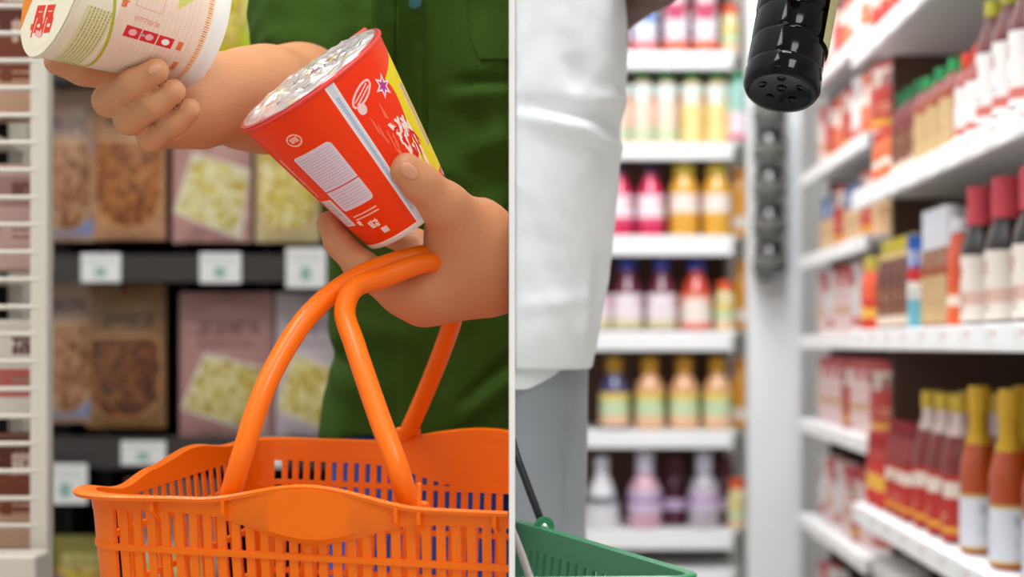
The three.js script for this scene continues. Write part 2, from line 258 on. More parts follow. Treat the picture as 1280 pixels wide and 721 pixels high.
{
  const r = rng(11);
  const side = canvasTex(2048, 640, (g, w, h) => {
    g.fillStyle = '#ff4003'; g.fillRect(0, 0, w, h);
    const X = u => u * w, Y = v => v * h;
    // paler red field right of the white stripe, with brush marks
    g.fillStyle = '#fd380c'; g.fillRect(X(0.535), 0, X(0.11), h);
    g.globalAlpha = 0.45; scribble(g, X(0.548), Y(0.25), X(0.05), Y(0.6), 16, '#ffc9b8', 7, r, 0.5); g.globalAlpha = 1;
    // white stripe with bluish print
    g.fillStyle = '#dfe4f4'; g.fillRect(X(0.511), 0, X(0.021), h); g.fillStyle = '#f7f8ff'; g.fillRect(X(0.511), 0, X(0.0035), h); g.fillRect(X(0.5285), 0, X(0.0035), h);
    g.save(); g.translate(X(0.5215), Y(0.1)); g.rotate(Math.PI / 2); textRows(g, 0, -7, Y(0.8), 14, 2, '#8fb4d8', 4, r); g.restore();
    // nutrition table
    g.fillStyle = '#ecdff0'; g.beginPath(); g.roundRect(X(0.352), Y(0.27), X(0.107), Y(0.44), 22); g.fill();
    g.fillStyle = '#d2333a'; g.fillRect(X(0.352), Y(0.545), X(0.107), 5); textRows(g, X(0.358), Y(0.29), X(0.095), Y(0.24), 13, '#c2b4d2', 3, r); textRows(g, X(0.362), Y(0.57), X(0.09), Y(0.12), 6, '#c2b4d2', 3, r);
    g.strokeStyle = '#d2333a'; g.lineWidth = 4; g.strokeRect(X(0.3515), Y(0.27), X(0.002), Y(0.44));
    // round mark over the table
    g.strokeStyle = '#ffd9d0'; g.lineWidth = 6; g.beginPath(); g.ellipse(X(0.397), Y(0.17), 34, 24, 0, 0, 7); g.stroke(); glyphs(g, X(0.388), Y(0.15), 20, 2, '#ffd9d0', 4, r);
    // barcode and small print at the left
    g.fillStyle = '#f3eaf0'; g.fillRect(X(0.29), Y(0.6), X(0.055), Y(0.22)); for (let i = 0; i < 26; i++) { g.fillStyle = '#b8aab4'; g.fillRect(X(0.294), Y(0.61) + i * 5, X(0.04), r() * 3 + 1); }
    glyphs(g, X(0.30), Y(0.25), 26, 7, '#ffb9a8', 5, r, true); textRows(g, X(0.365), Y(0.75), X(0.08), Y(0.05), 2, '#ffd0c4', 6, r); glyphs(g, X(0.39), Y(0.83), 30, 2, '#fff', 6, r);
    glyphs(g, X(0.36), Y(0.8), 24, 1, '#fff', 6, r); g.fillStyle = '#f6e6e2'; g.fillRect(X(0.41), Y(0.9), 44, 26);
    // oval emblem
    g.save(); g.translate(X(0.568), Y(0.17)); g.rotate(-0.35); g.strokeStyle = '#ffd2d6'; g.lineWidth = 9; g.beginPath(); g.ellipse(0, 0, 62, 24, 0, 0, 7); g.stroke(); textRows(g, -44, -12, 88, 26, 2, '#ffd2d6', 6, r); g.restore();
    g.fillStyle = '#ffd9dd'; g.beginPath(); g.arc(X(0.552), Y(0.24), 22, 0, 7); g.fill();
    // yellow field with white brush lettering, star
    g.fillStyle = '#f3e619'; g.beginPath(); g.moveTo(X(0.640), Y(0.2)); g.quadraticCurveTo(X(0.665), Y(0.3), X(0.638), Y(0.5)); g.quadraticCurveTo(X(0.60), Y(0.72), X(0.64), Y(0.86)); g.lineTo(X(0.74), Y(0.85)); g.lineTo(X(0.74), Y(0.1)); g.fill();
    g.fillStyle = '#fbe3ee'; g.beginPath(); for (let i = 0; i < 12; i++) { const a = i / 12 * 6.283, q = i % 2 ? 24 : 50; g.lineTo(X(0.625) + q * Math.cos(a), Y(0.22) + q * Math.sin(a)); } g.fill();
    g.fillStyle = '#c03aa0'; g.beginPath(); for (let i = 0; i < 12; i++) { const a = i / 12 * 6.283, q = i % 2 ? 14 : 32; g.lineTo(X(0.625) + q * Math.cos(a), Y(0.22) + q * Math.sin(a)); } g.fill();
    scribble(g, X(0.585), Y(0.42), X(0.06), Y(0.4), 22, '#fff3f2', 13, r, 0.6); scribble(g, X(0.59), Y(0.46), X(0.07), Y(0.36), 9, '#e81f24', 12, r, 0.6);
    g.fillStyle = '#c9a7c4'; g.fillRect(X(0.69), Y(0.3), X(0.02), Y(0.4)); g.fillStyle = '#3b4a3f'; g.fillRect(X(0.70), Y(0.86), X(0.06), Y(0.08)); glyphs(g, X(0.705), Y(0.87), 26, 4, '#eee', 5, r);
    g.fillStyle = '#fbf3f1'; g.fillRect(0, h - 9, w, 9);
  });
  const lid = canvasTex(512, 512, (g, w, h) => {
    g.fillStyle = '#eae3e4'; g.fillRect(0, 0, w, h);
    const cols = ['#e8b6bd', '#dfd35a', '#c9bcd6', '#f6f2f2', '#e9e2ea', '#d98f98', '#cfd0d8', '#e7df8a'];
    for (let i = 0; i < 70; i++) { g.fillStyle = cols[Math.floor(r() * cols.length)]; g.globalAlpha = 0.6; g.beginPath(); g.ellipse(r() * w, r() * h, 10 + r() * 40, 6 + r() * 16, r() * 3, 0, 7); g.fill(); } g.globalAlpha = 1;
    scribble(g, 60, 60, 400, 400, 22, '#8f8a96', 4, r, 0.4); g.strokeStyle = '#e2606a'; g.lineWidth = 12; g.beginPath(); g.arc(256, 256, 250, 0, 7); g.stroke();
  });
  const t = thing('noodle_cup', 'red paper noodle cup with crinkled silver foil lid and white stripe', 'noodle cup');
  const L = W(386, 97, 1.055), B = W(512, 272, 1.095);
  orient(t, B, L);
  noodleCup(t, 0.0556, 0.0350, L.distanceTo(B), M(0xffffff, 0.45, { map: side, clearcoat: 0.06, clearcoatRoughness: 0.15, specularIntensity: 0.4 }), M(0xffffff, 0.22, { map: lid, metalness: 0.55 }), M(0xf0433a, 0.4), M(0xf3eeec, 0.5), 0.0025, 0.0034);
  const tabp = obj('lid_tab', rbox(0.016, 0.0012, 0.012, 0.0005, 0.0556 * 0.78, 0, -0.0556 * 0.66), M(0xe8322a, 0.4), t); tabp.position.y = L.distanceTo(B) - 0.001;
}
{
  const r = rng(23);
  const side = canvasTex(2048, 640, (g, w, h) => {
    const X = u => u * w, Y = v => v * h;
    g.fillStyle = '#f6dccb'; g.fillRect(0, 0, w, h);
    for (let i = 0; i < 500; i++) { g.fillStyle = ['#f4cfbd', '#f9e6d8', '#f2d6c6'][i % 3]; g.globalAlpha = 0.5; g.beginPath(); g.ellipse(r() * w, r() * h, 8 + r() * 22, 4 + r() * 8, r() * 3, 0, 7); g.fill(); } g.globalAlpha = 1;
    g.fillStyle = '#f6f0dc'; g.fillRect(0, 0, w, Y(0.30));
    g.fillStyle = '#e9e3b4'; g.fillRect(X(0.27), Y(0.08), X(0.2), Y(0.2)); textRows(g, X(0.27), Y(0.10), X(0.2), Y(0.17), 7, '#8d8f3a', 5, r);
    g.strokeStyle = '#b9bb2f'; g.lineWidth = 14; g.beginPath(); g.moveTo(X(0.26), Y(0.33)); g.quadraticCurveTo(X(0.4), Y(0.36), X(0.5), Y(0.24)); g.stroke();
    g.fillStyle = '#c3c62b'; g.fillRect(X(0.275), Y(0.16), X(0.02), Y(0.15));
    textRows(g, X(0.30), Y(0.42), X(0.28), Y(0.46), 13, '#edc3b2', 4, r); glyphs(g, X(0.47), Y(0.42), 22, 5, '#e6a58e', 4, r, true);
    g.fillStyle = '#d9d873'; g.beginPath(); g.moveTo(X(0.52), Y(0.7)); g.lineTo(X(0.60), Y(0.68)); g.lineTo(X(0.60), Y(0.93)); g.fill();
    // red and white pictogram boxes along the axis
    const bx = X(0.43), bw = X(0.026); for (let i = 0; i < 3; i++) { const y = Y(0.39 + i * 0.125); g.fillStyle = '#e0202c'; g.fillRect(bx, y, bw, Y(0.115)); g.fillStyle = i === 2 ? '#ffffff' : '#f8b8bc'; g.beginPath(); g.ellipse(bx + bw * 0.5, y + Y(0.06), bw * 0.3, Y(0.03), 0, 0, 7); g.fill(); }
    g.fillStyle = '#b9a9b5'; g.fillRect(bx + bw * 0.4, Y(0.50), 12, 26);
    g.strokeStyle = '#e8b59c'; g.lineWidth = 5; g.strokeRect(X(0.50), Y(0.4), X(0.04), Y(0.2)); glyphs(g, X(0.49), Y(0.3), 30, 2, '#e8763c', 8, r);
    g.fillStyle = '#e8763c'; g.fillRect(X(0.432), Y(0.79), 46, 26); g.fillStyle = '#ea8a5a'; g.fillRect(X(0.37), Y(0.83), 60, 24); g.fillRect(X(0.335), Y(0.66), 50, 24); textRows(g, X(0.30), Y(0.6), X(0.06), Y(0.1), 2, '#ea8a5a', 7, r);
    for (let i = 0; i < 170; i++) { g.fillStyle = i % 2 ? '#e7a93c' : '#d9702c'; g.fillRect(i * w / 170, Y(0.93), 6, 20); }
    g.fillStyle = '#f3c98a'; g.fillRect(0, Y(0.965), w, 5); g.fillStyle = '#f5f3f0'; g.fillRect(0, Y(0.972), w, h);
  });
  const lid = canvasTex(512, 512, (g, w, h) => {
    g.fillStyle = '#f3edd8'; g.fillRect(0, 0, w, h);
    g.fillStyle = '#ef8a24'; g.beginPath(); g.moveTo(60, 0); g.lineTo(512, 0); g.lineTo(512, 170); g.quadraticCurveTo(260, 150, 60, 90); g.fill();
    g.fillStyle = '#6a4630'; g.fillRect(170, 30, 110, 80); glyphs(g, 180, 40, 40, 2, '#c98a50', 7, r);
    g.save(); g.translate(110, 330); g.rotate(-Math.PI / 2 - 0.15); glyphs(g, -40, -30, 84, 2, '#e2341c', 19, r); g.restore();
    g.fillStyle = '#d5d22c'; g.beginPath(); g.ellipse(215, 290, 34, 60, 0, 0, 7); g.fill(); g.fillStyle = '#f0b3ba'; g.fillRect(62, 250, 20, 60);
  });
  const t = thing('noodle_cup', 'cream and pale pink noodle cup tilted sideways in a hand', 'noodle cup');
  const L = W(68, -31, 1.015), B = W(252, 36, 1.075);
  orient(t, B, L);
  noodleCup(t, 0.0535, 0.0415, L.distanceTo(B), M(0xffffff, 0.4, { map: side }), M(0xffffff, 0.45, { map: lid }), M(0xf3ecd8, 0.4), M(0xf4f2ee, 0.5), 0.009, 0.0006);
}

// ------------------------------------------------------------------ shopper in green
const J = (px, py, d, r) => [W(px, py, d), r];
{
  const p = thing('person', 'person in dark green button shirt and blue jeans comparing two noodle cups', 'person');
  const cutL = x => x + 0.0019;
  const skinTex = dataTex(256, (u, v) => 0.5 + 0.35 * tileNoise(u, v, 8) + 0.3 * tileNoise(u, v, 20), 8);
  const mSkin = M(0xd2966c, 0.5, { sheen: 0.15, sheenColor: new THREE.Color(0xff9a80), bumpMap: skinTex, bumpScale: 0.0003 });
  // hand under the red cup, gripping the basket handles
  const palmB = [[J(720, 336, 1.16, 0.040), J(640, 330, 1.13, 0.031)], [J(640, 330, 1.13, 0.031), J(592, 318, 1.105, 0.033)], [J(592, 300, 1.095, 0.028), J(566, 292, 1.085, 0.019)], [J(596, 340, 1.105, 0.028), J(538, 362, 1.095, 0.020)], [J(600, 350, 1.115, 0.024), J(527, 380, 1.10, 0.0145)]];
  const thumbB = [J(588, 288, 1.088, 0.021), J(556, 258, 1.066, 0.0158), J(527, 230, 1.052, 0.0122), J(507, 212, 1.046, 0.0112)];
  const idxB = [J(545, 368, 1.098, 0.0165), J(500, 366, 1.095, 0.0138), J(452, 334, 1.088, 0.0112), J(424, 303, 1.095, 0.0098), J(411, 279, 1.108, 0.0085)];
  const midB = [J(560, 345, 1.13, 0.013), J(520, 305, 1.15, 0.0105), J(470, 285, 1.155, 0.0095), J(440, 262, 1.15, 0.0085)];
  const pinkB = [J(560, 362, 1.13, 0.012), J(530, 352, 1.14, 0.010), J(540, 330, 1.145, 0.009)];
  const hB = (x, y, z) => {
    let d = 1e9; for (const s of palmB) d = smin(d, cone(x, y, z, s[0], s[1]), 0.014);
    let f = chain(x, y, z, thumbB, 0.006); f = smin(f, chain(x, y, z, idxB, 0.005), 0.002); f = Math.min(f, chain(x, y, z, midB, 0.004)); f = Math.min(f, chain(x, y, z, pinkB, 0.004));
    return Math.max(smin(d, f, 0.010), cutL(x));
  };
  // hand under the cream cup with its forearm
  const palmA = [[J(300, 124, 1.155, 0.034), J(262, 122, 1.125, 0.027)], [J(262, 122, 1.125, 0.027), J(228, 130, 1.105, 0.026)], [J(245, 145, 1.115, 0.022), J(205, 158, 1.10, 0.014)]];
  const armA = [J(404, 108, 1.285, 0.040), J(372, 124, 1.23, 0.040), J(330, 124, 1.18, 0.0375), J(270, 122, 1.13, 0.027)];
  const f1 = [J(222, 122, 1.11, 0.012), J(136, 126, 1.060, 0.0104), J(168, 104, 1.034, 0.0093), J(196, 88, 1.026, 0.0080)];
  const f2 = [J(228, 140, 1.11, 0.012), J(162, 149, 1.060, 0.0100), J(194, 129, 1.040, 0.0090), J(217, 114, 1.036, 0.0080)];
  const f3 = [J(236, 153, 1.115, 0.012), J(190, 171, 1.072, 0.0096), J(219, 152, 1.052, 0.0086), J(237, 137, 1.047, 0.0076)];
  const thA = [J(205, 112, 1.115, 0.014), J(150, 96, 1.105, 0.0118), J(104, 86, 1.095, 0.0108), J(72, 77, 1.088, 0.0092)];
  const idA = [J(215, 120, 1.12, 0.013), J(150, 75, 1.13, 0.010), J(130, 30, 1.12, 0.009)];
  const hA = (x, y, z) => {
    let d = 1e9; for (const s of palmA) d = smin(d, cone(x, y, z, s[0], s[1]), 0.014); d = smin(d, chain(x, y, z, armA, 0.012), 0.012);
    let f = chain(x, y, z, f1, 0.004); f = Math.min(f, chain(x, y, z, f2, 0.004)); f = Math.min(f, chain(x, y, z, f3, 0.004)); f = Math.min(f, chain(x, y, z, thA, 0.005)); f = Math.min(f, chain(x, y, z, idA, 0.004));
    return smin(d, f, 0.005);
  };
  const gB = meshSDF(hB, [-0.145, EYE - 0.01, -1.19], [0.002, EYE + 0.135, -1.02], 0.0020);
  const gA = meshSDF(hA, [-0.335, EYE + 0.105, -1.34], [-0.075, EYE + 0.255, -1.0], 0.0022);
  obj('body', mergeGeometries([gA, gB]), mSkin, p);
  const mNail = M(0xd99f80, 0.35);
  const nail = (px, py, d, ang, tiltY, s = 1) => { const g = new THREE.SphereGeometry(1, 14, 10).scale(0.0082 * s, 0.0056 * s, 0.0022); g.rotateY(tiltY); g.rotateZ(ang); const c = W(px, py, d); g.translate(c.x, c.y, c.z); obj('fingernail', g, mNail, p); };
  nail(511, 214, 1.0362, -0.75, 0.15, 0.85); nail(193, 86, 1.0195, 0.55, 0.2, 0.62);
  // shirt
  const fold = (x, y, a, b, w, amp) => { const ax = a[0], ay = a[1], bx = b[0] - ax, by = b[1] - ay, t = clamp(((x - ax) * bx + (y - ay) * by) / (bx * bx + by * by)); const q = Math.hypot(x - ax - bx * t, y - ay - by * t) / w; return amp * Math.exp(-q * q) * Math.sin(Math.PI * clamp(t * 0.9 + 0.05)); };
  const S = (px, py) => { const v = W(px, py, 1.31); return [v.x, v.y]; };
  const folds = [[S(470, -20), S(478, 160), 0.006, 0.004], [S(565, 108), S(650, 103), 0.006, -0.007], [S(560, 122), S(650, 118), 0.010, 0.006], [S(500, 170), S(600, 250), 0.012, 0.005], [S(565, 200), S(650, 170), 0.012, 0.006], [S(568, 515), S(650, 440), 0.006, -0.005], [S(560, 530), S(650, 460), 0.010, 0.004], [S(400, 440), S(470, 450), 0.008, -0.005], [S(395, 470), S(480, 500), 0.012, 0.004], [S(490, 30), S(525, 190), 0.01, 0.004], [S(590, 20), S(640, 240), 0.016, 0.006], [S(430, 400), S(520, 430), 0.01, 0.004], [S(560, 300), S(640, 240), 0.012, 0.006]];
  const tc = new THREE.Vector3(0.022, 0, -1.43);
  const torso = (x, y, z) => {
    const h = y - (EYE - 0.08), hw = 0.187 + 0.010 * Math.exp(-Math.pow((h + 0.0) / 0.05, 2)) - 0.006 * Math.exp(-Math.pow((h - 0.055) / 0.03, 2)) + 0.03 * clamp((h - 0.25) / 0.2), hd = 0.118 + 0.012 * clamp(h / 0.4);
    const dx = (x - tc.x) / hw, dz = (z - tc.z) / hd, q = Math.pow(Math.pow(Math.abs(dx), 2.4) + Math.pow(Math.abs(dz), 2.4), 1 / 2.4);
    return (q - 1) * Math.min(hw, hd) * 0.85;
  };
  const upper = [J(560, -420, 1.40, 0.075), J(470, -180, 1.37, 0.066), J(405, 10, 1.30, 0.053), J(398, 75, 1.28, 0.052)];
  const topY = EYE + 0.52;
  const cuffN = new THREE.Vector3(-0.12, -0.99, 0.05).normalize(), cuffP = W(372, 63, 1.24);
  const shirt = (x, y, z) => {
    let d = torso(x, y, z); d = Math.max(d, (EYE - 0.083) - y + 0.006 * Math.sin(x * 40)); d = smin(d, cone(x, y, z, [new THREE.Vector3(0.0, topY, -1.42), 0.09], [new THREE.Vector3(-0.12, topY - 0.03, -1.42), 0.085]), 0.08);
    let a = chain(x, y, z, upper, 0.03); a = Math.max(a, (x - cuffP.x) * cuffN.x + (y - cuffP.y) * cuffN.y + (z - cuffP.z) * cuffN.z);
    a += 0.0022 * noise.noise(x * 45, y * 70, z * 45);
    d = smin(d, a, 0.035);
    let f = 0; for (const [q, w, s, m] of folds) f += fold(x, y, q, w, s, m);
    d -= f * 1.6; d -= 0.0034 * noise.noise(x * 22, y * 16, z * 22) + 0.001 * noise.noise(x * 60, y * 45, z * 50);
    // placket strip
    const [pxl] = S(497, 0), [pxr] = S(531, 0); if (x > pxl && x < pxr && z > -1.36) d -= 0.0014;
    return Math.max(d, cutL(x), y - topY - 0.1);
  };
  const mShirt = M(0x365516, 0.9, { specularIntensity: 0.4, bumpMap: weave, bumpScale: 0.0004, sheen: 0.15, sheenRoughness: 0.6, sheenColor: new THREE.Color(0x3a5a2a) });
  obj('shirt', meshSDF(shirt, [-0.29, EYE - 0.10, -1.60], [0.004, EYE + 0.63, -1.20], 0.004), mShirt, p);
  const onShirt = (px, py) => { let d = 1.18; for (let i = 0; i < 400; i++) { const v = W(px, py, d); if (shirt(Math.min(v.x, -0.004), v.y, v.z) < 0.0005) break; d += 0.001; } return d; };
  { const q = W(518, 2, onShirt(518, 2)); obj('button', new THREE.CylinderGeometry(0.0062, 0.0062, 0.003, 20).rotateX(Math.PI / 2).translate(q.x, q.y, q.z + 0.0015), M(0x1c5f66, 0.35), p).userData.label = 'teal shirt button'; }
  for (const px of [497, 531]) { const pts = []; for (let py = -70; py <= 190; py += 20) { const v = W(px + (py - 60) * 0.01, py, onShirt(px, py)); v.z += 0.0006; pts.push(v); } obj('placket_seam', sweepTube(pts, 50, circle(0.0011, 6)), mShirt, p); }
  { // chest pocket: a sewn patch that follows the chest
    const rings = []; for (let i = 0; i <= 14; i++) { const py = mix(-60, 74, i / 14), x0 = 588 + (py > 50 ? (py - 50) * 0.5 : 0), row = []; for (let j = 0; j <= 10; j++) { const px = mix(x0, 637, j / 10); const v = W(px, py, onShirt(px, py)); v.z += 0.0022; v.x = Math.min(v.x, -0.002); row.push(v); } for (let j = 10; j >= 0; j--) { const v = row[j].clone(); v.z -= 0.004; row.push(v); } rings.push(row); }
    obj('pocket', loftRings(rings), mShirt, p);
  }
  // jeans
  const legs = (x, y, z) => {
    const hip = [new THREE.Vector3(0.02, EYE - 0.06, -1.43), 0.155], knL = [new THREE.Vector3(-0.06, 0.48, -1.42), 0.075], anL = [new THREE.Vector3(-0.07, 0.07, -1.45), 0.058];
    let d = chain(x, y, z, [[new THREE.Vector3(-0.062, EYE - 0.08, -1.43), 0.100], [new THREE.Vector3(-0.062, EYE - 0.22, -1.43), 0.096], knL, anL], 0.03);
    d -= 0.003 * noise.noise(x * 25, y * 30, z * 25);
    return Math.max(d, y - (EYE - 0.075), cutL(x));
  };
  obj('jeans', meshSDF(legs, [-0.24, 0.03, -1.60], [0.004, EYE, -1.26], 0.007), M(0x3058b8, 0.85, { bumpMap: weave, bumpScale: 0.0006 }), p);
  obj('shoe', meshSDF((x, y, z) => Math.max(cone(x, y * 1.2, z, [new THREE.Vector3(-0.07, 0.045, -1.46), 0.045], [new THREE.Vector3(-0.08, 0.035, -1.28), 0.042]), 0.001 - y, cutL(x)), [-0.15, -0.01, -1.54], [0.004, 0.12, -1.2], 0.005), M(0x2a2a2c, 0.6), p);
}

// ------------------------------------------------------------------ shopper in white
{
  const p = thing('person', 'person in long white shirt and grey trousers reaching out with a dark bottle', 'person');
  const cutR = x => 0.0019 - x;
  const C = new THREE.Vector3(-0.085, 0, -1.47);
  const fold = (x, y, a, b, w, amp) => { const ax = a[0], ay = a[1], bx = b[0] - ax, by = b[1] - ay, t = clamp(((x - ax) * bx + (y - ay) * by) / (bx * bx + by * by)); const q = Math.hypot(x - ax - bx * t, y - ay - by * t) / w; return amp * Math.exp(-q * q) * Math.sin(Math.PI * clamp(t * 0.9 + 0.05)); };
  const S = (px, py) => { const v = W(px, py, 1.36); return [v.x, v.y]; };
  const folds = [[S(640, 128), S(790, 146), 0.007, -0.006], [S(650, 142), S(795, 168), 0.009, 0.007], [S(740, 118), S(795, 108), 0.006, 0.004], [S(735, 158), S(790, 160), 0.005, -0.004], [S(640, 385), S(745, 372), 0.008, 0.003], [S(742, 330), S(732, 450), 0.006, 0.005], [S(752, 300), S(745, 420), 0.006, -0.004], [S(715, 60), S(725, 110), 0.010, -0.004], [S(640, 445), S(730, 380), 0.02, 0.004]];
  const edge = [[-140, 0.108], [0, 0.1055], [100, 0.104], [180, 0.0985], [290, 0.0935], [350, 0.088], [400, 0.0815], [445, 0.0755], [470, 0.0735]];
  const edgeX = y => { const py = HORIZON - (y - EYE) * F / 1.43; for (let i = 1; i < edge.length; i++) if (py <= edge[i][0]) { const t = clamp((py - edge[i - 1][0]) / (edge[i][0] - edge[i - 1][0])); return mix(edge[i - 1][1], edge[i][1], t); } return 0.0735; };
  const HEM = W(0, 463, 1.37).y, topY = EYE + 0.55;
  const shell = (x, y, z, dy) => {
    const hw = edgeX(y) - C.x, hd = 0.115, dx = (x - C.x) / hw, dz = (z - C.z) / hd, q = Math.pow(Math.pow(Math.abs(dx), 2.6) + Math.pow(Math.abs(dz), 2.6), 1 / 2.6);
    return (q - 1) * hd * 0.85;
  };
  const arm = [[W(715, -420, 1.47), 0.062], [W(748, -170, 1.46), 0.054], [W(756, -70, 1.49), 0.046]];
  const shirt = (x, y, z) => {
    let d = shell(x, y, z); let f = 0; for (const [q, w, s, m] of folds) f += fold(x, y, q, w, s, m);
    d -= z > C.z ? f : 0; d -= 0.0018 * noise.noise(x * 25, y * 18, z * 22) + 0.0008 * noise.noise(x * 70, y * 50, z * 50);
    d = smin(d, cone(x, y, z, [new THREE.Vector3(-0.05, topY, -1.47), 0.09], [new THREE.Vector3(0.05, topY - 0.04, -1.47), 0.08]), 0.08);
    const back = clamp((C.z + 0.02 - z) / 0.02);
    d = Math.max(d, HEM - 0.022 * back * clamp((0.05 - x) / 0.05) - y); d = smin(d, chain(x, y, z, arm, 0.02), 0.03);
    // hollow below the hem so that the cloth has an edge
    const inn = Math.max(shell(x, y, z) + 0.006, y - HEM - 0.06); d = Math.max(d, -inn);
    return Math.max(d, cutR(x), y - topY - 0.1);
  };
  obj('shirt', meshSDF(shirt, [-0.003, EYE - 0.07, -1.61], [0.15, EYE + 0.66, -1.33], 0.0035), M(0xeef0f2, 0.85, { bumpMap: weave, bumpScale: 0.0003 }), p);
  const mShirtW = p.children[0].material;
  const mT = M(0x9aa0a6, 0.9, { bumpMap: weave, bumpScale: 0.0007 });
  const leg = (x, y, z, cx, cz, r0) => { const d = chain(x, y, z, [[new THREE.Vector3(cx, EYE + 0.0, cz), r0], [new THREE.Vector3(cx, EYE - 0.22, cz), r0 * 0.94], [new THREE.Vector3(cx, 0.45, cz), r0 * 0.75], [new THREE.Vector3(cx, 0.07, cz), r0 * 0.65]], 0.02); return d - 0.0012 * noise.noise(x * 30, y * 12, z * 30); };
  const tr = (x, y, z) => { let d = leg(x, y, z, -0.032, -1.455, 0.0865); d = Math.min(d, leg(x, y, z, -0.012, -1.50, 0.0845)); return Math.max(d, y - (EYE + 0.03), cutR(x)); };
  obj('trousers', meshSDF(tr, [-0.003, 0.04, -1.62], [0.1, EYE + 0.05, -1.35], 0.005), mT, p);
  { const a = []; for (let i = 0; i <= 20; i++) { const y = mix(EYE - 0.02, EYE - 0.24, i / 20), r = 0.0865 * (1 - 0.06 * clamp((EYE - y) / 0.22)); a.push(new THREE.Vector3(-0.032 + r * Math.cos(0.35), y, -1.455 + r * Math.sin(0.35))); } obj('side_seam', sweepTube(a, 30, circle(0.0011, 6)), mT, p); }
  obj('shoe', meshSDF((x, y, z) => Math.max(cone(x, y * 1.2, z, [new THREE.Vector3(-0.02, 0.045, -1.5), 0.05], [new THREE.Vector3(-0.015, 0.035, -1.33), 0.045]), 0.001 - y, cutR(x)), [-0.003, -0.01, -1.6], [0.06, 0.12, -1.25], 0.005), M(0x35302c, 0.6), p);
  { const rings = []; for (let i = 0; i <= 10; i++) { const x = mix(0.0021, 0.043, i / 10), z = -1.455 + Math.sqrt(0.089 ** 2 - (x + 0.032) ** 2), lo = HEM - 0.0165 * Math.pow(clamp((0.043 - x) / 0.03), 0.8); rings.push([[z, HEM + 0.012], [z, lo], [z - 0.002, lo], [z - 0.002, HEM + 0.012]].map(([zz, y]) => new THREE.Vector3(x, y, zz))); }
    obj('shirt_tail', loftRings(rings), mShirtW, p); }
  // bare forearm and hand that hold the bottle by its shoulder
  const fore = [J(760, -6, 1.51, 0.038), J(810, -40, 1.45, 0.0355), J(870, -83, 1.3, 0.031), J(930, -120, 1.16, 0.026)];
  const palm = [[J(930, -120, 1.16, 0.026), J(985, -122, 1.155, 0.022)], [J(960, -130, 1.165, 0.02), J(1000, -100, 1.165, 0.018)]];
  const fing = [[J(985, -140, 1.16, 0.012), J(1050, -135, 1.15, 0.0095), J(1064, -130, 1.11, 0.009), J(1045, -125, 1.08, 0.008)], [J(990, -118, 1.16, 0.012), J(1055, -112, 1.15, 0.0095), J(1068, -106, 1.11, 0.009), J(1046, -102, 1.08, 0.008)], [J(990, -96, 1.165, 0.012), J(1055, -88, 1.155, 0.0095), J(1066, -84, 1.11, 0.009), J(1046, -80, 1.08, 0.008)], [J(985, -78, 1.165, 0.011), J(1050, -68, 1.155, 0.0085), J(1060, -63, 1.11, 0.008), J(1044, -60, 1.085, 0.007)], [J(965, -115, 1.14, 0.015), J(975, -108, 1.085, 0.012), J(1000, -95, 1.07, 0.010), J(1020, -90, 1.066, 0.009)]];
  const sk = (x, y, z) => { let d = chain(x, y, z, fore, 0.012); for (const s of palm) d = smin(d, cone(x, y, z, s[0], s[1]), 0.012); let f = 1e9; for (const c of fing) f = Math.min(f, chain(x, y, z, c, 0.004)); return smin(d, f, 0.007); };
  obj('body', meshSDF(sk, [0.04, EYE + 0.19, -1.57], [0.27, EYE + 0.40, -1.03], 0.003), M(0x5a3a2e, 0.55), p);
}
// ------------------------------------------------------------------ dark bottle in the hand
{
  const t = thing('sauce_bottle', 'black ribbed glass sauce bottle with cream label held in the air by a hand', 'bottle');
  const R = 0.0262, base = W(976, 116, 1.085), dir = new THREE.Vector3(0.205, 0.89, -0.40).normalize();
  orient(t, base, base.clone().addScaledVector(dir, 0.2));
  const pr = [[0.0001, 0.0035], [R * 0.35, 0.0032], [R * 0.75, 0.0012], [R * 0.8, 0], [R * 0.93, 0.0006], [R, 0.004], [R, 0.014], [R * 0.955, 0.0165], [R * 0.965, 0.018], [R * 0.985, 0.021], [R * 0.985, 0.036], [R * 0.93, 0.038], [R * 0.94, 0.0395], [R * 0.985, 0.042], [R * 0.985, 0.058], [R * 0.93, 0.06], [R * 0.95, 0.062], [R, 0.065], [R, 0.095], [R * 0.8, 0.115], [R * 0.45, 0.135], [R * 0.42, 0.165]];
  const mB = M(0x060304, 0.1, { specularIntensity: 0.4 });
  obj('body', new THREE.LatheGeometry(pr.map(q => new THREE.Vector2(...q)), 48), mB, t);
  for (const a of [0.4, 1.65, 2.9, 4.15, 5.4]) obj('foot_dimple', new THREE.TorusGeometry(0.0028, 0.0005, 6, 12).rotateX(Math.PI / 2).translate(R * 0.52 * Math.cos(a), 0.0021, R * 0.52 * Math.sin(a)), mB, t);
  obj('foot_dimple', new THREE.TorusGeometry(0.003, 0.0005, 6, 14).rotateX(Math.PI / 2).translate(0, 0.003, 0), mB, t);
  obj('label', new THREE.CylinderGeometry(R * 1.09, R * 1.05, 0.046, 24, 1, true, 0.95, 2.4).translate(0, 0.058, 0), M(0xb9b07a, 0.6, { side: THREE.DoubleSide }), t);
  obj('cap', new THREE.CylinderGeometry(R * 0.5, R * 0.5, 0.022, 24).translate(0, 0.174, 0), M(0xb01818, 0.4), t);
}

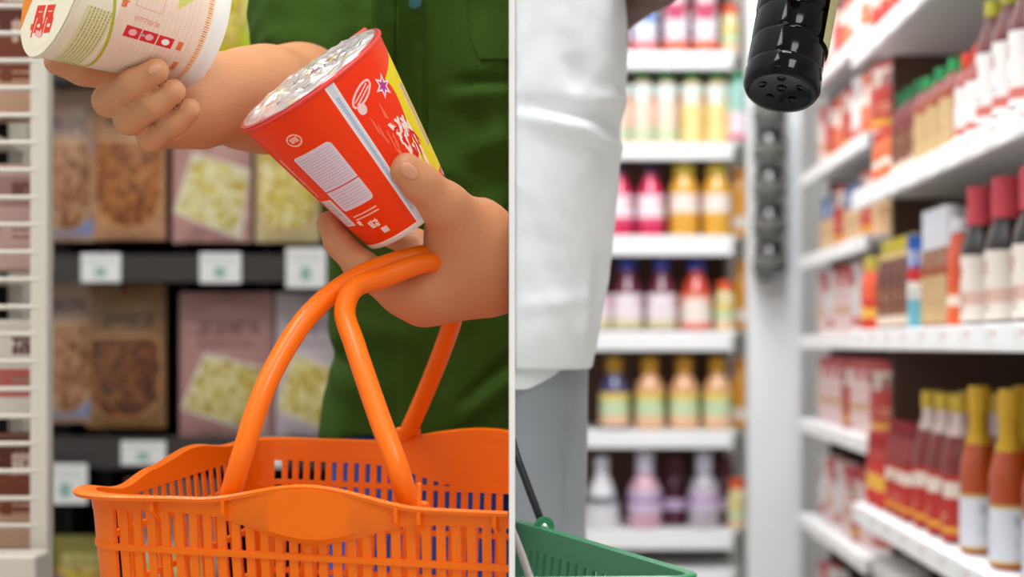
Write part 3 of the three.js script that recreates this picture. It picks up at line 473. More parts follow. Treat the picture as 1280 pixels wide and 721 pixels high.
// ------------------------------------------------------------------ products
const texCache = {};
function labelTex(key, base, bands, inks) { // print: bands [y0,y1,color], inks = dash colours
  if (texCache[key]) return texCache[key];
  const r = rng(key.length * 91 + key.charCodeAt(0) * 13 + key.charCodeAt(key.length - 1));
  return texCache[key] = canvasTex(256, 128, (g, w, h) => {
    g.fillStyle = base; g.fillRect(0, 0, w, h);
    for (const [a, b, c] of bands) { g.fillStyle = c; g.fillRect(0, a * h, w, (b - a) * h); }
    for (const k of [0, 1]) { const x = k * w / 2 + 22; inks.forEach((c, i) => { if (i === 0) glyphs(g, x, h * 0.16, 22, 3, c, 5, r); else textRows(g, x, h * (0.42 + 0.16 * i), 80, h * 0.14, 2, c, 3, r); }); }
  });
}
const lathe = (pts, n = 22) => new THREE.LatheGeometry(pts.map(p => new THREE.Vector2(...p)), n);
const protos = {};
function bottleProto(key, o) {
  if (protos[key]) return protos[key];
  const { R, H, nR = 0.4, shY = 0.68, neckY = 0.86, body, cap, capR = 1.15, label, l0 = 0.12, l1 = 0.55, rough = 0.2, capRough = 0.45, waist = 0, neckFoil } = o;
  const g = new THREE.Group();
  const pts = [[0.0001, 0.001], [R * 0.85, 0], [R, H * 0.025], [R, H * 0.3], [R * (1 - waist), H * 0.45], [R, H * shY * 0.92], [R * 0.93, H * shY], [mix(R * nR, R, 0.45), mix(H * shY, H * neckY, 0.55)], [R * nR, H * neckY], [R * nR, H * 0.97]];
  obj('body', lathe(pts), M(body, rough, { clearcoat: 0.5, clearcoatRoughness: 0.1 }), g);
  obj('cap', lathe([[0.0001, H], [R * nR * capR * 0.9, H], [R * nR * capR, H * 0.99], [R * nR * capR, H * (o.capY || 0.9)], [R * nR * 0.9, H * (o.capY || 0.9)]].reverse()), M(cap, capRough), g);
  if (label) { const m = M(0xffffff, 0.55, { map: label }); const c = new THREE.CylinderGeometry(R * 1.012, R * 1.012, H * (l1 - l0), 24, 1, true); c.translate(0, H * (l0 + l1) / 2, 0); obj('label', c, m, g); }
  if (neckFoil) obj('neck_band', lathe([[R * nR * 1.04, H * 0.97], [R * nR * 1.04, H * neckY], [mix(R * nR, R, 0.45) * 1.02, mix(H * shY, H * neckY, 0.55)]].reverse()), M(neckFoil, 0.35, { metalness: 0.3 }), g);
  return protos[key] = g;
}
function boxProto(key, o) { // carton: printed body with folded top flap
  if (protos[key]) return protos[key];
  const { w, h, d, tex, flap } = o, g = new THREE.Group();
  obj('carton', rbox(w, h, d, 0.003, 0, h / 2, 0), M(0xffffff, 0.5, { map: tex }), g);
  obj('top_flap', box(w * 0.98, 0.0012, d * 0.55, 0, h + 0.0006, d * 0.2), M(flap || 0xeeeeee, 0.6), g);
  return protos[key] = g;
}
function pouchGeo(w, h, dep) {
  const P = [], UV = [], I = [], n = 14, m = 18;
  for (const s of [1, -1]) for (let j = 0; j <= m; j++) for (let i = 0; i <= n; i++) {
    const u = i / n, v = j / m, e = Math.pow(Math.sin(Math.PI * u), 0.6) * Math.pow(Math.sin(Math.PI * clamp(v * 0.94 + 0.03)), 0.5) * (1.15 - 0.5 * v);
    P.push((u - 0.5) * w, v * h, s * (0.001 + dep / 2 * e * (1 + 0.10 * noise.noise(u * 6, v * 7, s * 3))));
    UV.push(s > 0 ? u : 1 - u, v);
  }
  for (const s of [0, 1]) for (let j = 0; j < m; j++) for (let i = 0; i < n; i++) { const a = s * (n + 1) * (m + 1) + j * (n + 1) + i, b = a + 1, c = a + n + 1, d = c + 1; s ? I.push(a, c, b, b, c, d) : I.push(a, b, c, b, d, c); }
  const g = new THREE.BufferGeometry(); g.setAttribute('position', new THREE.Float32BufferAttribute(P, 3)); g.setAttribute('uv', new THREE.Float32BufferAttribute(UV, 2)); g.setIndex(I); g.computeVertexNormals(); return g;
}
function pouchProto(key, o) {
  if (protos[key]) return protos[key];
  const { w, h, d, tex, seal } = o, g = new THREE.Group();
  obj('pouch', pouchGeo(w, h, d), M(o.tint || 0xffffff, 0.38, { map: tex, clearcoat: 0.3, clearcoatRoughness: 0.3 }), g);
  obj('top_seal', box(w * 0.99, 0.012, 0.0035, 0, h - 0.007, 0), M(seal || 0x888080, 0.4), g);
  return protos[key] = g;
}
function put(proto, name, label, category, group, pos, turn = 0) {
  const c = proto.clone(); c.name = numbered(name); scene.add(c); c.position.copy(pos); c.rotation.y = turn;
  c.userData = { label, category }; if (group) c.userData.group = group; return c;
}

// ------------------------------------------------------------------ left aisle: dark fixture with hanging snack pouches
function windowPack(bg, ink, win, bits, shape, stripe) {
  const r = rng(bg.charCodeAt(2) * 31 + win.charCodeAt(3) * 7 + shape * 101);
  return canvasTex(256, 448, (g, w, h) => {
    g.fillStyle = bg; g.fillRect(0, 0, w, h);
    for (let i = 0; i < 40; i++) { g.globalAlpha = 0.12; g.fillStyle = i % 2 ? '#ffffff' : '#40302a'; g.fillRect(r() * w, r() * h, 10 + r() * 60, 4 + r() * 20); } g.globalAlpha = 1;
    glyphs(g, w * 0.2, h * 0.2, 40, 4, ink, 7, r); textRows(g, w * 0.2, h * 0.32, w * 0.6, h * 0.07, 3, ink, 4, r);
    if (stripe) { g.fillStyle = stripe; g.fillRect(0, h * 0.86, w, h * 0.1); g.fillRect(0, h * 0.36, w, h * 0.09); }
    g.save(); g.beginPath();
    if (shape === 0) g.roundRect(w * 0.06, h * 0.36, w * 0.88, h * 0.56, [30, 30, 90, 90]); else { g.moveTo(w * 0.3, h * 0.44); g.lineTo(w * 0.96, h * 0.54); g.lineTo(w * 0.86, h * 0.97); g.lineTo(w * 0.04, h * 0.8); g.closePath(); }
    g.fillStyle = win; g.fill(); g.lineWidth = 12; g.strokeStyle = shape === 0 ? '#d8b488' : '#e9e6dc'; g.stroke(); g.clip();
    for (let i = 0; i < 170; i++) { g.fillStyle = bits[i % bits.length]; g.beginPath(); g.ellipse(r() * w, h * (0.4 + r() * 0.6), 8 + r() * 24, 4 + r() * 7, r() * 3.1, 0, 7); g.fill(); }
    g.restore();
  });
}
{
  const D = 2.85, k = F / D, yOf = py => EYE - (py - HORIZON) / k, xOf = px => (px - 640) / k;
  const t = thing('shelf_unit', 'dark grey shelf unit with hanging snack pouches and price tags on its rails', 'shelf');
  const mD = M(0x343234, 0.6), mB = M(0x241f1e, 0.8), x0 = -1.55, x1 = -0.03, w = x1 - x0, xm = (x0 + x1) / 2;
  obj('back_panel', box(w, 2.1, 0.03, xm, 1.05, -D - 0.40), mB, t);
  for (const x of [x0 + 0.02, x1 - 0.02]) obj('upright', box(0.04, 2.1, 0.40, x, 1.05, -D - 0.2), mD, t);
  obj('plinth', box(w, 0.12, 0.38, xm, 0.06, -D - 0.2), mD, t);
  const tagTex = canvasTex(128, 88, (g, W_, H_) => { const r = rng(3); g.fillStyle = '#e9edf2'; g.fillRect(0, 0, W_, H_); textRows(g, 10, 8, 100, 26, 2, '#9fb0b4', 4, r); g.fillStyle = '#8fb7b4'; g.fillRect(46, 42, 34, 30); });
  const mTag = M(0xffffff, 0.4, { map: tagTex });
  const tags = { 335: [[127, 50, 36], [276, 52, 38], [383, 50, 50], [640 - 110, 50, 36]], 566: [[180, 56, 30], [330, 50, 36]], 86: [[200, 50, 34]], 700: [[88, 54, 48], [250, 50, 36]] };
  for (const [py, th] of [[86, 30], [335, 34], [566, 40], [790, 34], [-170, 30]]) {
    const s = obj('shelf', [box(w - 0.08, 0.02, 0.36, xm, yOf(py) - 0.01, -D - 0.20), box(w - 0.08, th / k, 0.018, xm, yOf(py), -D - 0.009)], mD, t);
    for (const [px, tw, h] of tags[py] || []) { const b = obj('price_tag', rbox(tw / k, h / k, 0.004, 0.0015), mTag, s); b.position.set(xOf(px), yOf(py), -D + 0.004); }
  }
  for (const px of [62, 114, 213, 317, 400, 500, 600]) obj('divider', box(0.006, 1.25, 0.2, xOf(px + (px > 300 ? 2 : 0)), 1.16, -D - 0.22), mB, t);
  const packs = {
    tan: pouchProto('pouch_tan', { tint: 0xf4e4d4, w: 0.135, h: 0.285, d: 0.05, tex: windowPack('#c79f80', '#6a4a36', '#a86a34', ['#8a4d1e', '#b67a3e', '#c98f54', '#6e3a18'], 0), seal: 0xa8846c }),
    brown: pouchProto('pouch_brown', { tint: 0xdcc8b8, w: 0.146, h: 0.265, d: 0.05, tex: windowPack('#a98a62', '#3f2f22', '#8a5426', ['#6a3a18', '#9a6230', '#a8743c', '#4a2812'], 0), seal: 0x8a6c4c }),
    pink: pouchProto('pouch_pink', { w: 0.146, h: 0.285, d: 0.045, tex: windowPack('#c2938f', '#7a4a4c', '#d9cf96', ['#d8c65c', '#e9e0a8', '#c7ac3c', '#f0ecc8'], 1), seal: 0xae7f7c }),
    rose: pouchProto('pouch_rose', { w: 0.172, h: 0.265, d: 0.045, tex: windowPack('#b98a8a', '#6e4248', '#cfc27c', ['#c9b44c', '#ddd394', '#b3942e', '#e4dcae'], 1), seal: 0xa07676 }),
    blue: pouchProto('pouch_blue', { tint: 0xf4ece4, w: 0.10, h: 0.285, d: 0.05, tex: windowPack('#c0a79a', '#5a4a66', '#b88c6a', ['#96643e', '#c09a78', '#7c4a2e'], 0, '#8aa0d8'), seal: 0xb09a94 }),
    cream: pouchProto('pouch_cream', { w: 0.12, h: 0.285, d: 0.045, tex: windowPack('#d2c090', '#8a7434', '#d5c66a', ['#cdb440', '#e6dc98', '#bb9c30', '#efe8be'], 0), seal: 0xb9a878 }),
    lilac: pouchProto('pouch_lilac', { w: 0.12, h: 0.265, d: 0.045, tex: windowPack('#c9bec8', '#8a7a92', '#d8cd88', ['#cbb648', '#e8e0a8', '#b99a36'], 1), seal: 0xb9b0bc }),
    lime: pouchProto('pouch_lime', { w: 0.085, h: 0.25, d: 0.04, tex: windowPack('#c3e01e', '#4a6a10', '#dff07a', ['#a8cc18', '#eef8b0', '#8ab410'], 0), seal: 0x9cc41c }),
    yellow: pouchProto('pouch_yellow', { w: 0.05, h: 0.25, d: 0.04, tex: windowPack('#e3d21a', '#7a6a10', '#f0e460', ['#d6bc10', '#f4ec90', '#c8a80c'], 0), seal: 0xd0c020 }),
  };
  const mHook = M(0x8c8c90, 0.35, { metalness: 0.8 });
  const hang = (key, px, pyBottom, label, group, y0) => {
    const o = packs[key], dd = 0.10, z = -D - dd, x = (px - 640) / F * (D + dd), y = EYE - (pyBottom - HORIZON) / F * (D + dd);
    put(o, 'snack_pouch', label, 'snack pouch', group, new THREE.Vector3(x, y, z));
    const bb = new THREE.Box3().setFromObject(o), h = bb.max.y - bb.min.y;
    obj('peg_hook', new THREE.CylinderGeometry(0.0025, 0.0025, 0.36, 8).rotateX(Math.PI / 2).translate(x, y + h - 0.012, -D - 0.205), mHook, t);
  };
  hang('blue', 84, 302, 'tan snack pouch with blue bands hanging on the upper row beside the white rack');
  hang('tan', 162, 300, 'tan snack pouch with brown window hanging on the upper row above a price tag');
  hang('pink', 265, 303, 'dusty pink snack pouch with slanted yellow window on the upper row');
  hang('cream', 360, 303, 'cream snack pouch with pale yellow window on the upper row beside a green shirt');
  hang('blue', 84, 528, 'tan snack pouch with blue bands hanging on the lower row beside the white rack');
  hang('brown', 158, 535, 'brown snack pouch with dark brown window hanging on the lower row');
  hang('rose', 283, 545, 'rose snack pouch with yellow slanted window on the lower row');
  hang('lilac', 385, 545, 'pale lilac snack pouch on the lower row behind the basket handle');
  hang('lime', 330, 66, 'bright lime green snack pouch hanging above the forearm');
  hang('yellow', 288, 68, 'narrow yellow snack pouch hanging above the forearm');
  hang('rose', 480, 300, 'rose snack pouch on the upper row behind the green shirt');
  hang('tan', 160, 66, 'tan snack pouch hanging on the top row behind the cream noodle cup');
  hang('pink', 66 - 20, 66, 'dusty pink snack pouch on the top row behind the white rack');
  const low = pouchProto('mixed', { w: 0.11, h: 0.16, d: 0.05, tex: windowPack('#8f8a2a', '#e8e0a0', '#c9b838', ['#d8c830', '#7a6a20', '#4a70c0', '#c84040'], 0), seal: 0xb0a040 });
  put(low, 'snack_pouch', 'small yellow and olive snack pouch standing on the bottom shelf beside the orange basket', 'snack pouch', null, new THREE.Vector3(xOf(85), yOf(790) + 0.0005, -D - 0.1));
  put(packs.rose, 'snack_pouch', 'rose snack pouch standing on the bottom shelf behind the orange basket', 'snack pouch', null, new THREE.Vector3(xOf(200), yOf(790) + 0.0005, -D - 0.1));
  const tg = obj('price_tag', rbox(54 / k, 50 / k, 0.004, 0.0015), mTag, t); tg.position.set(xOf(88), yOf(603), -D + 0.03);
  obj('tag_arm', box(0.01, 0.01, 0.05, xOf(88), yOf(585), -D + 0.005), mD, t);
}

// ------------------------------------------------------------------ white wire rack at the aisle end
{
  const D = 1.6, k = F / D, yOf = py => EYE - (py - HORIZON) / k, xOf = px => (px - 640) / k;
  const t = thing('wire_rack', 'white wire display rack with an upright post at the aisle end', 'rack');
  const mW = M(0xd9d6cd, 0.5);
  obj('post', rbox(0.0185, 1.9, 0.02, 0.003, xOf(52), 0.95, -D), mW, t);
  obj('post', rbox(0.0185, 1.9, 0.02, 0.003, xOf(-420), 0.95, -D), mW, t);
  for (let py = -160; py < 672; py += 34) obj('wire', new THREE.CylinderGeometry(0.0027, 0.0027, xOf(52) - xOf(-420), 8).rotateZ(Math.PI / 2).translate((xOf(52) + xOf(-420)) / 2, yOf(py + (py > 360 && py < 470 ? 0 : 0)), -D + 0.008), mW, t);
  const wd = xOf(62) - xOf(-430);
  obj('tray', [rbox(wd, 0.045, 0.05, 0.004, (xOf(74) + xOf(-420)) / 2, yOf(710), -D + 0.05), box(wd - 0.12, 0.012, 0.42, (xOf(52) * 1.2 - 0.02 + xOf(-430)) / 2, yOf(705), -D - 0.16)], mW, t);
  for (const py of [-60, 130, 330, 520]) obj('shelf', box(wd - 0.13, 0.006, 0.30, (xOf(52) * 1.2 - 0.02 + xOf(-420)) / 2, yOf(py + 8) , -D - 0.17), mW, t);
  obj('back_post', [box(0.02, 1.9, 0.02, xOf(52) * 1.2 - 0.03, 0.95, -D - 0.33), box(0.02, 1.9, 0.02, xOf(-420), 0.95, -D - 0.33)], mW, t);
  obj('foot', [box(0.03, 0.02, 0.4, xOf(52), 0.01, -D - 0.17), box(0.03, 0.02, 0.4, xOf(-420), 0.01, -D - 0.17)], mW, t);
  const kinds = [boxProto('rackA', { w: 0.07, h: 0.12, d: 0.05, tex: labelTex('rackA', '#7a3a22', [[0, 0.3, '#5c2416'], [0.7, 1, '#c9a088']], ['#e8d0c0', '#d0a890']), flap: 0x6a3020 }), boxProto('rackB', { w: 0.07, h: 0.11, d: 0.05, tex: labelTex('rackB', '#c9a6a0', [[0.1, 0.4, '#a8807c']], ['#6a3a34', '#8a5a54']), flap: 0xc0a09a }), boxProto('rackC', { w: 0.07, h: 0.10, d: 0.05, tex: labelTex('rackC', '#e4ded8', [[0.5, 0.8, '#c0605c']], ['#5a2a2a', '#7aa08a']), flap: 0xe0dcd8 })];
  const lab = ['dark brown carton', 'dusty pink carton', 'white carton with red band'];
  const row = ['on the wire rack shelf beside the cream cup', 'on the second wire rack shelf', 'on the third wire rack shelf', 'on the lowest wire rack tray'];
  [130, 330, 520, 692].forEach((py, i) => { const ys = i === 3 ? yOf(705) + 0.006 : yOf(py + 8) + 0.003; for (let j = 0; j < 3; j++) { const q = (i + j) % 3; put(kinds[q], 'carton', lab[q] + ' ' + row[i], 'carton', null, new THREE.Vector3(xOf(8) - 0.02 - j * 0.085, ys, -D - 0.09 - 0.01 * j)); } });
}

// ------------------------------------------------------------------ right aisle fixtures
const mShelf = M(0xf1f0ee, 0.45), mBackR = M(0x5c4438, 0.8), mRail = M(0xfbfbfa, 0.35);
const railTag = canvasTex(128, 64, (g, w, h) => { const r = rng(9); g.fillStyle = '#f6f6f4'; g.fillRect(0, 0, w, h); textRows(g, 8, 8, 70, 30, 2, '#b9b9bd', 4, r); g.fillStyle = '#d88'; g.fillRect(90, 12, 26, 14); });
const mRailTag = M(0xffffff, 0.4, { map: railTag });
function sideUnit(label, x0, d0, d1, depth, heights, lip, backM) { // faces -x; local frame turned 1.7 degrees
  const t = thing('gondola_shelf', label, 'shelf', new THREE.Vector3(x0, 0, 0), -0.03), len = d1 - d0, zm = -(d0 + d1) / 2;
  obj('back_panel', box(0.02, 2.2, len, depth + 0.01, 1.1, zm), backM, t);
  for (const d of [d0 + 0.012, d1 - 0.012]) obj('upright', box(0.03, 2.2, 0.024, depth - 0.02, 1.1, -d), mShelf, t);
  obj('plinth', box(depth, 0.1, len, depth / 2, 0.05, zm), mShelf, t);
  obj('added_dark_panel', box(depth - 0.07, 2.1, 0.012, depth / 2 + 0.03, 1.15, -d1 + 0.008), backM, t);  // added panel, its dark brown stands in for the shaded depth here
  for (const y of heights) {
    const s = obj('shelf', [rbox(depth, 0.012, len - 0.005, 0.002, depth / 2, EYE + y - 0.006, zm)], mShelf, t);
    const r = obj('price_rail', rbox(0.010, lip, len - 0.005, 0.002, -0.005, EYE + y - lip / 2, zm), mRail, s);
    for (let d = d0 + 0.07; d < d1 - 0.03; d += 0.13) { const g = obj('price_tag', box(0.0016, lip * 0.8, 0.055), mRailTag, s); g.position.set(-0.0108, EYE + y - lip / 2, -d); }
  }
  return (lx, d, y) => new THREE.Vector3(lx, EYE + y + 0.0004, -d).applyAxisAngle(new THREE.Vector3(0, 1, 0), -0.03).add(new THREE.Vector3(x0, 0, 0));
}
const near = sideUnit('white gondola shelf full of sauce bottles along the right of the aisle', 0.5615, 1.72, 3.03, 0.36, [0.83, 0.556, 0.286, 0.026, -0.298, -0.62], 0.036, mBackR);
const far = sideUnit('white gondola shelf of packets and jars beyond the sauce bottles', 0.5905, 3.05, 3.90, 0.34, [0.82, 0.61, 0.406, 0.21, 0.02, -0.18, -0.41, -0.66], 0.03, mBackR);
const LB = {
  soy: labelTex('soy', '#e6dccf', [[0.55, 0.75, '#d8b0a0']], ['#b03030', '#8a5040', '#6a4a3a']),
  tan: labelTex('tan', '#c8a878', [[0, 0.15, '#a05030']], ['#7a4020', '#8a5a30']),
  white: labelTex('white', '#e8e4e0', [[0.75, 0.9, '#c86a60']], ['#a04040', '#808088']),
  redw: labelTex('redw', '#c8281c', [[0.3, 0.7, '#e8b040']], ['#fff0d0', '#ffe0b0']),
  red: labelTex('red', '#b82a20', [[0.1, 0.35, '#e8d8c8'], [0.8, 0.9, '#e0a030']], ['#7a1010', '#f0d0a0']),
  orange: labelTex('orange', '#e0602a', [[0.2, 0.5, '#f4e0d0']], ['#a02010', '#f8e0c0']),
  brownlab: labelTex('brownlab', '#7a4a34', [[0.75, 1, '#e0cdb8']], ['#d8b890', '#c0a080']),
  plain: labelTex('plain', '#dfe2ea', [[0, 0.06, '#c9a85a'], [0.94, 1, '#c9a85a']], ['#b9bcc8', '#c4c7d0']),
  pinkw: labelTex('pinkw', '#e8c8c4', [[0, 0.3, '#c83a3a'], [0.6, 0.7, '#e0b080']], ['#fff0f0', '#8a4040']),
  teal: labelTex('teal', '#f0eee4', [[0, 0.35, '#2458b8'], [0.35, 0.5, '#d02a2a'], [0.7, 1, '#6ab4c4']], ['#f4f4f4', '#405080']),
  bluetan: labelTex('bluetan', '#d8b080', [[0, 0.4, '#386aa0']], ['#e8f0f8', '#6a5030']),
  juice: labelTex('juice', '#f8dcc8', [[0, 0.3, '#dff0ea'], [0.75, 1, '#cfd8b4']], ['#f0a880', '#e8b890']),
  lemon: labelTex('lemon', '#f8dc94', [[0, 0.35, '#e4efe4']], ['#f0b070', '#e8c070']),
  pinkl: labelTex('pinkl', '#f8e8ee', [[0.8, 1, '#e0507a']], ['#e0708a', '#f0a8b8']),
  yell: labelTex('yell', '#f8e8dc', [[0.85, 1, '#eab04a']], ['#f0b8a0', '#e8c8a0']),
  jamw: labelTex('jamw', '#f2e4ea', [[0.75, 1, '#d8d0a0']], ['#e0a0b0', '#d8c0b0']),
  jamr: labelTex('jamr', '#f4e6dc', [[0, 0.12, '#f08060'], [0.85, 1, '#f06a48']], ['#f0a080', '#e0c0a0']),
  gold: labelTex('gold', '#cfe0b4', [[0, 0.2, '#f0d060'], [0.7, 1, '#f4c8a0']], ['#a8b870', '#d8b060']),
  lilac: labelTex('lilac', '#d8c8e0', [[0.4, 0.55, '#a050a0']], ['#a070b0', '#c0a8d0']),
  bluep: labelTex('bluep', '#e8ecf8', [[0, 0.4, '#3a80d0'], [0.8, 1, '#f08080']], ['#ffffff', '#d07080']),
  redp: labelTex('redp', '#f0e8f0', [[0, 0.35, '#c84a6a'], [0.8, 1, '#f06030']], ['#ffffff', '#c04050']),
};
const BP = {
  greenCap: bottleProto('greenCap', { R: 0.029, H: 0.14, body: 0x8a2a18, cap: 0x0c9a52, label: LB.tan, nR: 0.5, capR: 1.1, capY: 0.86, l0: 0.05, l1: 0.66 }),
  greenCapRed: bottleProto('greenCapRed', { R: 0.02, H: 0.15, body: 0x7a1e18, cap: 0x0f7a44, nR: 0.45, capY: 0.84, label: LB.brownlab, l0: 0.05, l1: 0.5 }),
  redCap: bottleProto('redCap', { R: 0.023, H: 0.135, body: 0xa03a2c, cap: 0xe03a22, label: LB.white, nR: 0.5, capY: 0.84, l0: 0.05, l1: 0.62 }),
  clear: bottleProto('clear', { R: 0.024, H: 0.185, body: 0x6a2020, cap: 0xc8c23a, label: LB.white, nR: 0.45, capY: 0.88, l0: 0.08, l1: 0.6 }),
  orangeJar: bottleProto('orangeJar', { R: 0.028, H: 0.10, body: 0xe06a34, cap: 0xd04020, label: LB.orange, nR: 0.8, capY: 0.84, shY: 0.78 }),
  yellowCap: bottleProto('yellowCap', { R: 0.022, H: 0.158, body: 0x6a3424, cap: 0xd8c63a, nR: 0.55, capY: 0.86, label: LB.brownlab, l0: 0.04, l1: 0.45, neckFoil: 0xe6c98a }),
  orangePack: bottleProto('orangePack', { R: 0.034, H: 0.135, body: 0xe4552c, cap: 0xc8b84a, nR: 0.7, capY: 0.8, label: LB.redw, l0: 0.05, l1: 0.4 }),
  whiteCap: bottleProto('whiteCap', { R: 0.020, H: 0.185, body: 0x9c6a48, cap: 0xe9ebf2, nR: 0.78, capY: 0.66, shY: 0.62, neckY: 0.68, label: LB.tan, l0: 0.04, l1: 0.5 }),
  orangeBottle: bottleProto('orangeBottle', { R: 0.021, H: 0.16, body: 0xd8501c, cap: 0xe6e6ea, nR: 0.6, capY: 0.86, label: LB.orange, l0: 0.02, l1: 0.35 }),
  pinkCap: bottleProto('pinkCap', { R: 0.030, H: 0.198, body: 0x140a0a, cap: 0xd0404e, nR: 0.62, capY: 0.72, shY: 0.58, neckY: 0.7, label: LB.soy, l0: 0.03, l1: 0.5 }),
  goldOrange: bottleProto('goldOrange', { R: 0.0265, H: 0.238, body: 0xb4430c, cap: 0xd8a820, nR: 0.5, capY: 0.84, shY: 0.55, neckY: 0.74, label: LB.plain, l0: 0.03, l1: 0.36, neckFoil: 0xd2a322 }),
  goldRed: bottleProto('goldRed', { R: 0.029, H: 0.222, body: 0x7a1a10, cap: 0xd0b030, nR: 0.5, capY: 0.88, shY: 0.6, neckY: 0.82, label: LB.red, l0: 0.03, l1: 0.46, neckFoil: 0xd8c0bc }),
  redJar: bottleProto('redJar', { R: 0.033, H: 0.135, body: 0xb02018, cap: 0xa81420, nR: 0.8, capY: 0.82, shY: 0.76, label: LB.redw, l0: 0.08, l1: 0.62 }),
  redTall: bottleProto('redTall', { R: 0.025, H: 0.165, body: 0x8a1c16, cap: 0x8c1020, nR: 0.6, capY: 0.84, label: LB.red, l0: 0.05, l1: 0.55 }),
  whiteTub: bottleProto('whiteTub', { R: 0.036, H: 0.225, body: 0xdcd8d4, cap: 0xf2f0ee, nR: 0.85, capY: 0.88, shY: 0.8, label: LB.pinkw }),
  oliveTub: bottleProto('oliveTub', { R: 0.03, H: 0.22, body: 0xb0a070, cap: 0xa89a64, nR: 0.8, capY: 0.88, shY: 0.8, label: LB.white }),
};
const ORD = ['first', 'second', 'third', 'fourth', 'fifth', 'sixth', 'seventh', 'eighth', 'ninth', 'tenth', 'eleventh', 'twelfth'];
// each bottle is counted from the near end of its own row
const rowPut = (fn, key, name, label, group, list, y, turn = -0.6) => { const n = Math.max(...list.map(q => q[3])) + 1; for (const [lx, d, i, j] of list) put(BP[key], name, `${label}, ${['front', 'second', 'third'][i]} row, ${ORD[n - 1 - j]} from white end panel`, name.includes('jar') ? 'jar' : name.includes('tub') ? 'tub' : 'bottle', group, fn(lx, d + (rnd() - 0.5) * 0.004, y), turn + (rnd() - 0.5) * 0.5); };
const rows = (d0, d1, step, lxs) => { const o = []; lxs.forEach((lx, i) => { let j = 0; for (let d = d0; d <= d1 + 1e-6; d += step) o.push([lx, d + i * 0.008, i, j++]); }); return o; };
// shelf above the eye (+0.286)
rowPut(near, 'clear', 'sauce_bottle', 'tall clear sauce bottle with yellow cap', 'yellow capped clear bottles', rows(1.96, 2.20, 0.08, [0.035, 0.09]), 0.286);
rowPut(near, 'redCap', 'sauce_bottle', 'small sauce bottle with red cap, white label', 'red capped sauce bottles', rows(2.265, 2.33, 0.06, [0.035, 0.088]), 0.286);
rowPut(near, 'greenCap', 'sauce_bottle', 'small sauce bottle with bright green cap, tan label', 'green capped tan label bottles', rows(2.395, 2.60, 0.085, [0.035, 0.1]), 0.286);
rowPut(near, 'greenCapRed', 'sauce_bottle', 'slim dark red bottle with dark green cap', 'slim green capped bottles', rows(2.645, 2.80, 0.07, [0.035, 0.085, 0.135]), 0.286);
rowPut(near, 'orangeJar', 'sauce_jar', 'squat orange sauce jar with red lid', 'squat orange jars', rows(2.86, 2.97, 0.08, [0.04, 0.105]), 0.286);
// eye-level shelf (+0.026)
rowPut(near, 'pinkCap', 'soy_bottle', 'black sauce bottle with pink cap, white label', 'pink capped black bottles', rows(2.02, 2.29, 0.13, [0.04, 0.112]), 0.026);
rowPut(near, 'orangeBottle', 'sauce_bottle', 'bright orange bottle beside pink capped black bottles', 'bright orange bottles', rows(2.36, 2.40, 0.052, [0.03, 0.08]), 0.026);
rowPut(near, 'whiteCap', 'sauce_bottle', 'brown sauce bottle with tall white cap', 'white capped brown bottles', rows(2.44, 2.56, 0.058, [0.035, 0.083]), 0.026);
rowPut(near, 'yellowCap', 'sauce_bottle', 'brown sauce bottle with yellow cap', 'yellow capped brown bottles', rows(2.66, 2.89, 0.0565, [0.032, 0.082]), 0.026);
rowPut(near, 'orangePack', 'sauce_bottle', 'stout orange red bottle with olive cap', 'stout orange bottles', rows(2.965, 2.97, 0.06, [0.03, 0.12]), 0.026);
{ const c = boxProto('teal', { w: 0.03, h: 0.15, d: 0.03, tex: LB.teal, flap: 0x2458b8 }); put(c, 'carton', 'slim blue white and teal carton in front of the brown sauce bottles', 'carton', null, near(0.02, 2.605, 0.026), -0.3); }
// shelf below the eye (-0.298)
rowPut(near, 'goldOrange', 'sauce_bottle', 'tall orange bottle with gold neck, blank white label', 'gold necked orange bottles', rows(1.97, 2.29, 0.155, [0.035, 0.10]), -0.298, -0.75);
rowPut(near, 'goldRed', 'sauce_bottle', 'dark red bottle with gold cap, silver neck band', 'gold capped dark red bottles', rows(2.40, 2.60, 0.095, [0.04, 0.10]), -0.298);
rowPut(near, 'redTall', 'sauce_bottle', 'red bottle with crimson cap beside wide red jars', 'crimson capped red bottles', rows(2.68, 2.82, 0.065, [0.035, 0.10]), -0.298);
rowPut(near, 'redJar', 'sauce_jar', 'wide red jar with crimson lid, yellow band', 'wide red jars', rows(2.885, 2.97, 0.078, [0.04, 0.115]), -0.298);
// shelf at the bottom (-0.62)
rowPut(near, 'whiteTub', 'sauce_tub', 'white lidded tub on lowest gondola shelf', 'white lidded tubs', rows(2.12, 2.48, 0.084, [0.05]), -0.62);
rowPut(near, 'oliveTub', 'sauce_tub', 'olive lidded tub on lowest gondola shelf', 'olive lidded tubs', rows(2.56, 2.70, 0.068, [0.05]), -0.62);
rowPut(near, 'whiteTub', 'sauce_tub', 'white lidded tub past the olive tubs', 'far white lidded tubs', rows(2.79, 2.97, 0.084, [0.05]), -0.62);
rowPut(near, 'redTall', 'sauce_bottle', 'red bottle with crimson cap on high gondola shelf', 'top shelf red bottles', rows(2.2, 2.96, 0.075, [0.04]), 0.556);
